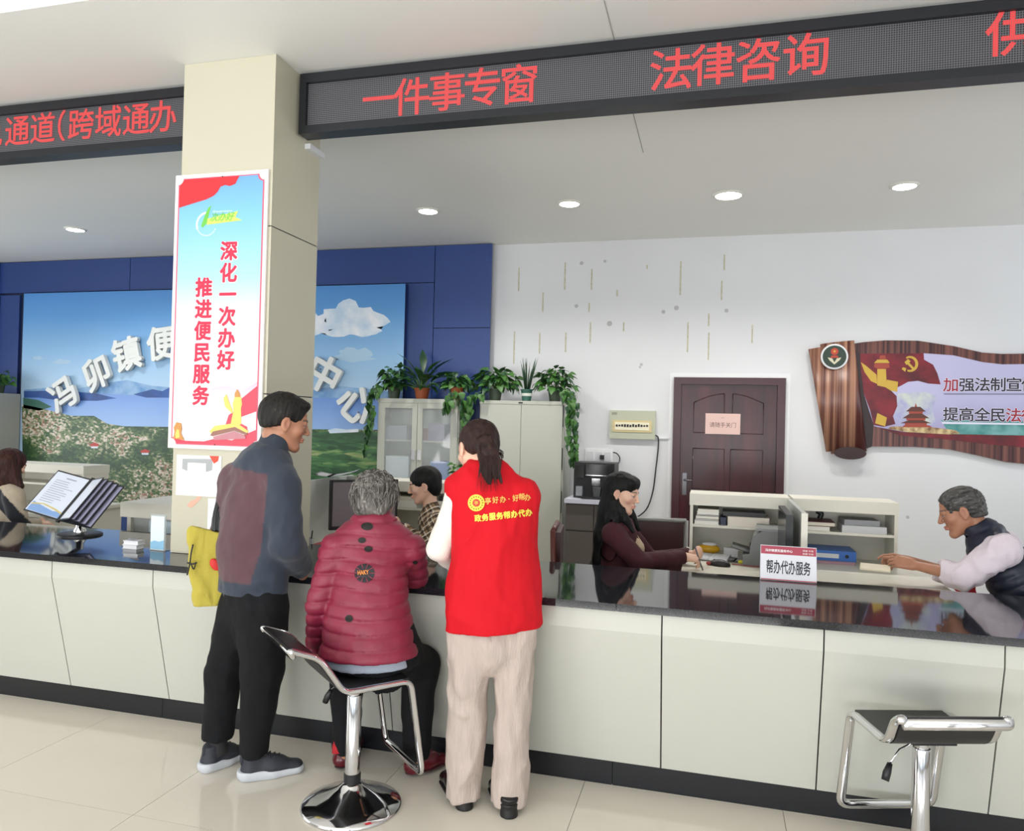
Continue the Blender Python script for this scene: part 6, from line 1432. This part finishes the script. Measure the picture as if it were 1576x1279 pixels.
lathe('badge_ring', [(.122, 0), (.122, .006), (.118, .009)], mat('badge_white', 'd8dadc', .4), ss, 36, mtx=T_); lathe('badge_field', [(.105, .0092), (.105, .0105)], mat('badge_green', '24382e', .5), ss, 36, mtx=T_)
T2 = Matrix.Translation((x0, SY-.0862, z0)) @ FACE
disc('badge_sun', 0, .048, .034, mat('badge_red2', 'b03a28', .5), ss, T2, 18); decal('badge_emblem', star_pts(0, .05, .018), mg, ss, Matrix.Translation((x0, SY-.0868, z0)) @ FACE)
decal('badge_emblem', [(-.06, -.008), (-.02, -.018), (0, -.055), (.02, -.018), (.06, -.008), (.045, -.035), (0, -.075), (-.045, -.035)], mat('badge_silver', 'c9c4a8', .5), ss, T2); decal('badge_emblem', [(-.03, .008), (.03, .008), (.035, -.012), (-.035, -.012)], mat('badge_red2', ''+'b03a28'), ss, Matrix.Translation((x0, SY-.0866, z0)) @ FACE)

# ---------------------------------------------------------------- plants on the cabinets
m_leaf = mat('leaf_green', '3f6e2a', .45, var=.5, vs=14, col2='24481c'); m_leafd = mat('leaf_dark', '2c5230', .4, var=.4, vs=10, col2='1b3a22'); m_stem = mat('stem_green', '5a7a38', .6)
m_terra = mat('terracotta', 'a8562c', .6); m_soil = mat('soil', '2a1c14', .9)
def leaf_mesh(name, L_, Wd, bend, m, heart=True):
    bm = bmesh.new(); rows = []; prof = [(0, .02), (.08, .55 if heart else .25), (.25, 1.0 if heart else .6), (.5, .85 if heart else 1.0), (.75, .5 if heart else .75), (1, .02)]
    for u, wd in prof:
        zb = -bend*u*u*L_; rows.append([bm.verts.new((s*wd*Wd/2, u*L_, zb+(abs(s)*wd*.12*Wd))) for s in (-1, 0, 1)])
    for a, b in zip(rows, rows[1:]):
        for k in range(2): bm.faces.new((a[k], a[k+1], b[k+1], b[k]))
    me = bpy.data.meshes.new(name); bm.normal_update(); bm.to_mesh(me); bm.free(); me.materials.append(m); me.polygons.foreach_set('use_smooth', [True]*len(me.polygons)); return me
LM = [leaf_mesh('leaf', .085, .070, .5, m_leaf), leaf_mesh('leaf', .07, .055, .8, m_leafd)]
def pot(t, r, h, m, band=None):
    lathe('pot', [(r*.72, 0), (r*.95, h*.9), (r*1.05, h*.9), (r*1.05, h), (r*.92, h), (r*.9, h*.88)], m, t, 24); lathe('soil', [(r*.88, h*.84), (r*.88, h*.88)], m_soil, t, 20)
    if band: lathe('label_band', [(r*.87, h*.42), (r*.93, h*.66)], band, t, 24)
def put_leaf(t, pos, d, me, sc_, roll=0):
    lim = 7.60 if t.location.x+pos[0] < -2.28 else 7.76; y_ = t.location.y+pos[1]+max(0, Vector(d).normalized()[1])*max(v.co.y for v in me.vertices)*sc_
    if y_ > lim-.02: pos = Vector(pos)-Vector((0, y_-lim+.03, 0)); d = (d[0], -abs(d[1]), d[2])
    o = bpy.data.objects.new('leaf', me); COL.objects.link(o); o.parent = t; d = Vector(d).normalized(); q_ = d.to_track_quat('Y', 'Z'); o.matrix_local = Matrix.Translation(pos) @ (q_ @ Euler((0, roll, 0)).to_quaternion()).to_matrix().to_4x4() @ Matrix.Scale(sc_, 4)
def pothos(label, loc, n, rx, ry, rz, pot_m, trails=(), r=.075, h=.12, seed=1, pot_vis=True):
    t = thing('potted_ivy', label, 'plant', loc, 0, 'potted plants on the cabinets'); pot(t, r, h, pot_m); q_ = random.Random(seed)
    for k in range(n):
        a = q_.random()*6.283; el = q_.random()**.8*1.35; rr = .45+.55*q_.random()
        v = Vector((math.cos(a)*math.cos(el)*rx, math.sin(a)*math.cos(el)*ry, math.sin(el)*rz-.02))*rr; pos = Vector((0, 0, h+.01))+v
        put_leaf(t, pos, (v.x+q_.uniform(-.05, .05), v.y-.05, v.z*.25+q_.uniform(-.08, .03)), LM[k % 2], q_.uniform(.8, 1.25), q_.uniform(-.6, .6))
        if k % 5 == 0: tube('stem', [(0, 0, h*.85), tuple(v*.4+Vector((0, 0, h+.05))), tuple(pos)], .0025, m_stem, t, 5)
    for pts in trails:
        tube('vine', bez(pts, 6), .003, m_stem, t, 5); c_ = bez(pts, 7)
        for i, c in enumerate(c_[2:]):
            for _ in range(2): put_leaf(t, c+Vector((q_.uniform(-.03, .03), -.012-.02*q_.random(), q_.uniform(-.02, .02))), (q_.uniform(-.7, .7), -.45, -.7), LM[i % 2], q_.uniform(.75, 1.15), q_.uniform(-.5, .5))
    return t
ZT = 1.8355
pothos('leafy pothos at the left end of the glass cabinet with vines down its side', (-3.30, 7.42, ZT), 90, .20, .13, .24, m_leafd if False else mat('pot_dark_green', '3c4a38', .5), [[(-.08, -.1, .15), (-.17, -.17, .05), (-.19, -.18, -.25), (-.22, -.18, -.55)], [(-.06, -.12, .12), (-.15, -.20, .02), (-.16, -.20, -.2), (-.17, -.20, -.38)]], seed=3)
pothos('bushy pothos in small orange pot between the two cabinets', (-2.60, 7.44, ZT), 80, .17, .12, .17, m_terra, [[(.07, -.12, .1), (.14, -.16, -.05), (.14, -.14, -.25), (.13, -.12, -.38)], [(.03, -.14, .1), (.0, -.22, 0), (-.02, -.21, -.1)]], r=.07, h=.13, seed=5)
pothos('wide dense pothos at the left end of the steel cabinet', (-2.20, 7.50, ZT), 170, .30, .14, .22, mat('pot_dark_green', '3c4a38'), [[(-.1, -.1, .1), (-.2, -.2, .02), (-.22, -.19, -.12)]], seed=7)
pothos('pothos at the right end of the steel cabinet with long vines down the side', (-1.58, 7.55, ZT), 120, .25, .15, .24, mat('pot_dark_green', '3c4a38'), [[(.1, -.1, .15), (.22, -.16, .05), (.25, -.15, -.25), (.24, -.13, -.5), (.23, -.12, -.58)], [(.1, -.1, .15), (.19, -.18, .02), (.20, -.17, -.2), (.21, -.15, -.42)]], seed=11)
pothos('plant on the grey cabinet at the left edge of the picture', (-8.62, 7.4, 1.8205), 40, .17, .12, .2, mat('pot_dark_green', '3c4a38'), [[(.08, -.1, .1), (.14, -.22, 0), (.14, -.22, -.2)]], seed=13)
pl = thing('peace_lily', 'broad-leaved plant in terracotta pot on the glass cabinet', 'plant', (-2.99, 7.44, ZT), 0, 'potted plants on the cabinets'); pot(pl, .085, .115, m_terra)
LL = leaf_mesh('leaf', .30, .085, .45, m_leafd, False); LL2 = leaf_mesh('leaf', .22, .07, .7, m_leaf, False); q_ = random.Random(4)
for k in range(34):
    a = k*2.4; el = .25+1.1*q_.random(); d = Vector((math.cos(a)*math.cos(el), math.sin(a)*math.cos(el)*.6-.1, math.sin(el))); base_ = Vector((d.x*.03, d.y*.03, .10)); pp_ = base_+d*(.08+.10*q_.random())
    tube('stalk', [base_, pp_], .003, m_stem, pl, 5); put_leaf(pl, pp_, d+Vector((0, 0, -.1)), LL if k % 2 else LL2, q_.uniform(.7, 1.1), q_.uniform(-.4, .4))
sn = thing('snake_plant', 'upright sword-leaved plant in green banded pot on the steel cabinet', 'plant', (-1.86, 7.48, ZT), 0, 'potted plants on the cabinets'); pot(sn, .062, .12, mat('pot_teal', '2f6052', .4), mat('band_white', 'd8dcd4', .5))
for k in range(17):
    a = k*2.4; l = .20+.15*q_.random(); dx, dy = math.cos(a)*.11*(.4+.6*q_.random()), math.sin(a)*.06
    tube('leaf', [(dx*.25, dy*.25, .10), (dx*.6, dy*.6, .10+l*.5), (dx*1.1, dy*1.1, .10+l)], [.014, .018, .002], m_leafd, sn, 6, flat=(1, .25))
pl2 = thing('potted_ivy', 'small leafy plant low beside the glass cabinet behind the woman in the red vest', 'plant', (-2.43, 7.15, 0), 0); lathe('stand', [(.10, 0), (.10, .02), (.02, .03), (.02, .88), (.10, .90)], m_grey2, pl2, 20); 
lathe('pot', [(.06, .901), (.08, 1.02), (.075, 1.02)], m_terra, pl2, 20)
q_ = random.Random(9)
for k in range(50):
    a = q_.random()*6.28; v = Vector((math.cos(a)*.09, math.sin(a)*.07, .16*q_.random())); put_leaf(pl2, Vector((0, 0, 1.03))+v, (v.x, v.y-.05, .02), LM[k % 2], q_.uniform(.7, 1.1), q_.uniform(-.5, .5))

# ---------------------------------------------------------------- things on the counter
bs = thing('brochure_rack', 'flip-page display rack with printed sheets on round black base on the counter', 'display rack', (-3.745, 3.79, .85))
lathe('base', [(.125, 0), (.125, .008), (.118, .013), (.03, .014)], m_black, bs, 40); lathe('neck', [(.034, .014), (.036, .03), (.024, .05), (.022, .085)], m_chrome, bs, 28)
s0 = Vector((-.045, -.12, .10)); sd_ = Vector((.05, .20, .235)); sl = sd_.length; su = sd_/sl
e1 = Vector((1, 0, 0)); e1 = (e1-su*e1.dot(su)).normalized(); en = e1.cross(su).normalized()
if en.y > 0: en = -en
box('spine_bar', -.012, .012, -.006, .006, -.01, sl+.01, m_black, bs, mtx=Matrix.Translation(s0) @ Matrix((( e1.x, -en.x, su.x, 0), (e1.y, -en.y, su.y, 0), (e1.z, -en.z, su.z, 0), (0, 0, 0, 1))))
tube('bracket', [(0, 0, .08), tuple(s0+su*.05-en*.012)], .014, m_black, bs, 10)
m_page = mat('plastic_page', 'd3dae8', .15); m_pgf = mat('page_frame', '202228', .4); m_pgd = mat('page_back', '9a9ab4', .25)
def page(phi, wd, front, name='page'):
    c_, s_ = math.cos(R_(phi)), math.sin(R_(phi)); d = e1*c_+en*s_; n_ = (en*c_-e1*s_)
    X = Matrix(((d.x, su.x, n_.x, s0.x), (d.y, su.y, n_.y, s0.y), (d.z, su.z, n_.z, s0.z), (0, 0, 0, 1)))
    sg = 1; fr_ = box(name+'_frame', .008, wd, 0, sl, -.002, .002, m_pgf, bs, mtx=X)
    box('sheet', .018, wd-.008, .01, sl-.01, .0021 if front > 0 else -.0029, .0029 if front > 0 else -.0021, m_page if phi > 120 or front > 1 else m_pgd, fr_, mtx=X); return X, fr_
# left page (angle 180) with its print
X, fr_ = page(176, .285, -1)
Lf = X @ Matrix.Diagonal((-1, 1, -1, 1)) @ Matrix.Translation((-.285, 0, 0)); Lf = X @ Matrix(((-1, 0, 0, .285), (0, 1, 0, 0), (0, 0, -1, 0), (0, 0, 0, 1)))
m_tx = mat('grey_print', '8a90a4', .5)
bm = bmesh.new()
for k in range(11):
    y0 = .245-.0155*k; wl = .10+.09*random.random(); bbox(bm, .045, .045+wl, y0, y0+.0035, .0031, .0035)
bbox(bm, .11, .19, .268, .275, .0031, .0035); bmesh.ops.transform(bm, matrix=Lf, verts=bm.verts); o = bmobj('printed_text_lines', bm, m_tx, fr_); o['kind'] = 'stuff'
sheet_ = decal('printed_wave', [(.018, .012), (.27, .012), (.27, .055), (.2, .045), (.1, .06), (.018, .075)], mat('wave_blue', '7d9fd0', .3), fr_, Lf @ Matrix.Translation((0, 0, .0032)))
decal('printed_wave', [(.018, .05), (.1, .07), (.2, .055), (.27, .04), (.27, .05), (.2, .066), (.1, .078), (.018, .062)], mat('wave_gold', 'c9b878', .3), fr_, Lf @ Matrix.Translation((0, 0, .0034)))
for k, ph_ in enumerate((24, 18, 12, 7, 2)): page(ph_, .165+.028*k, 2 if k == 0 else 1)
cs = [('white card pack at the bottom of the small pile beside the column', 0), ('white card pack on top of the small pile beside the column', 1)]
for lb, k in cs: slab('card_pack', lb, 'card pack', -3.17+.004*k, -3.075+.004*k, 3.50, 3.56, .8505+.0235*k, .873+.0235*k, mat('card_white', 'dcdce0', .5), 'card packs on the counter', rot=4*k, edge=m_paper)
curled('loose_sheet', 'folded slip lying on the small card pile', -3.15, -3.09, 3.51, 3.55, .8975, .012, m_paper, 'paper', 12)
ac = thing('leaflet_stand', 'clear leaflet stand with white and blue sheet beside the column foot', 'leaflet stand', (-2.955, 3.52, .85), R_(-4))
box('sheet', -.048, .045, 0, .003, .004, .19, mat('leaflet_white', 'dfe9ee', .3), ac); box('backing', -.055, .052, .0035, .007, .0, .20, mat('clear_plastic', ''+'c4cccc'), ac); box('foot', -.055, .052, -.0, .05, .0, .003, mat('clear_plastic', 'c4cccc'), ac)
decal('printed_wave', [(-.048, .008), (.045, .008), (.045, .06), (.01, .05), (-.02, .055), (-.048, .045)], mat('wave_pale_blue', '8fc0dc', .3), ac, Matrix.Translation((0, -.0008, 0)) @ FACE)
# name sign
ns = thing('counter_sign', 'white and red tent sign with four-line Chinese service name on the counter', 'sign', (.372, 3.985, .85))
ns['label'] = 'small white and red tent sign with black Chinese characters standing on the counter'
T3 = Matrix.Rotation(R_(-10), 4, 'X')
box('face', -.132, .132, -.004, .0, .002, .172, mat('sign_white', 'dfdfe6', .25), ns, mtx=T3); box('rear_face', -.132, .132, 0, .004, .002, .172, mat('sign_white', ''+'dfdfe6'), ns, mtx=Matrix.Translation((0, .062, 0)) @ Matrix.Rotation(R_(10), 4, 'X'))
Tf = T3 @ Matrix.Translation((0, -.0048, 0)) @ FACE
mrd = mat('sign_red', 'a83248', .35); decal('heading_band', [(-.130, .130), (.130, .130), (.130, .170), (-.130, .170)], mrd, ns, Tf); decal('foot_line', [(-.130, .003), (.130, .003), (.130, .008), (-.130, .008)], mrd, ns, Tf)
text('lettering', '冯卯镇便民服务中心', mat('sign_print_white', 'f4eef0', .4), ns, T3 @ Matrix.Translation((-.045, -.0056, .148)) @ FACE, w=.13, h=.014, off=.02)
for y in (.155, .140): text('lettering', '党建 引领', mat('sign_print_white', ''+'f4eef0'), ns, T3 @ Matrix.Translation((.092, -.0056, y)) @ FACE, w=.05, h=.009)
text('lettering', '帮办代办服务', mat('sign_ink', '1a1a20', .4), ns, T3 @ Matrix.Translation((0, -.0056, .068)) @ FACE, w=.208, h=.068, off=.02)
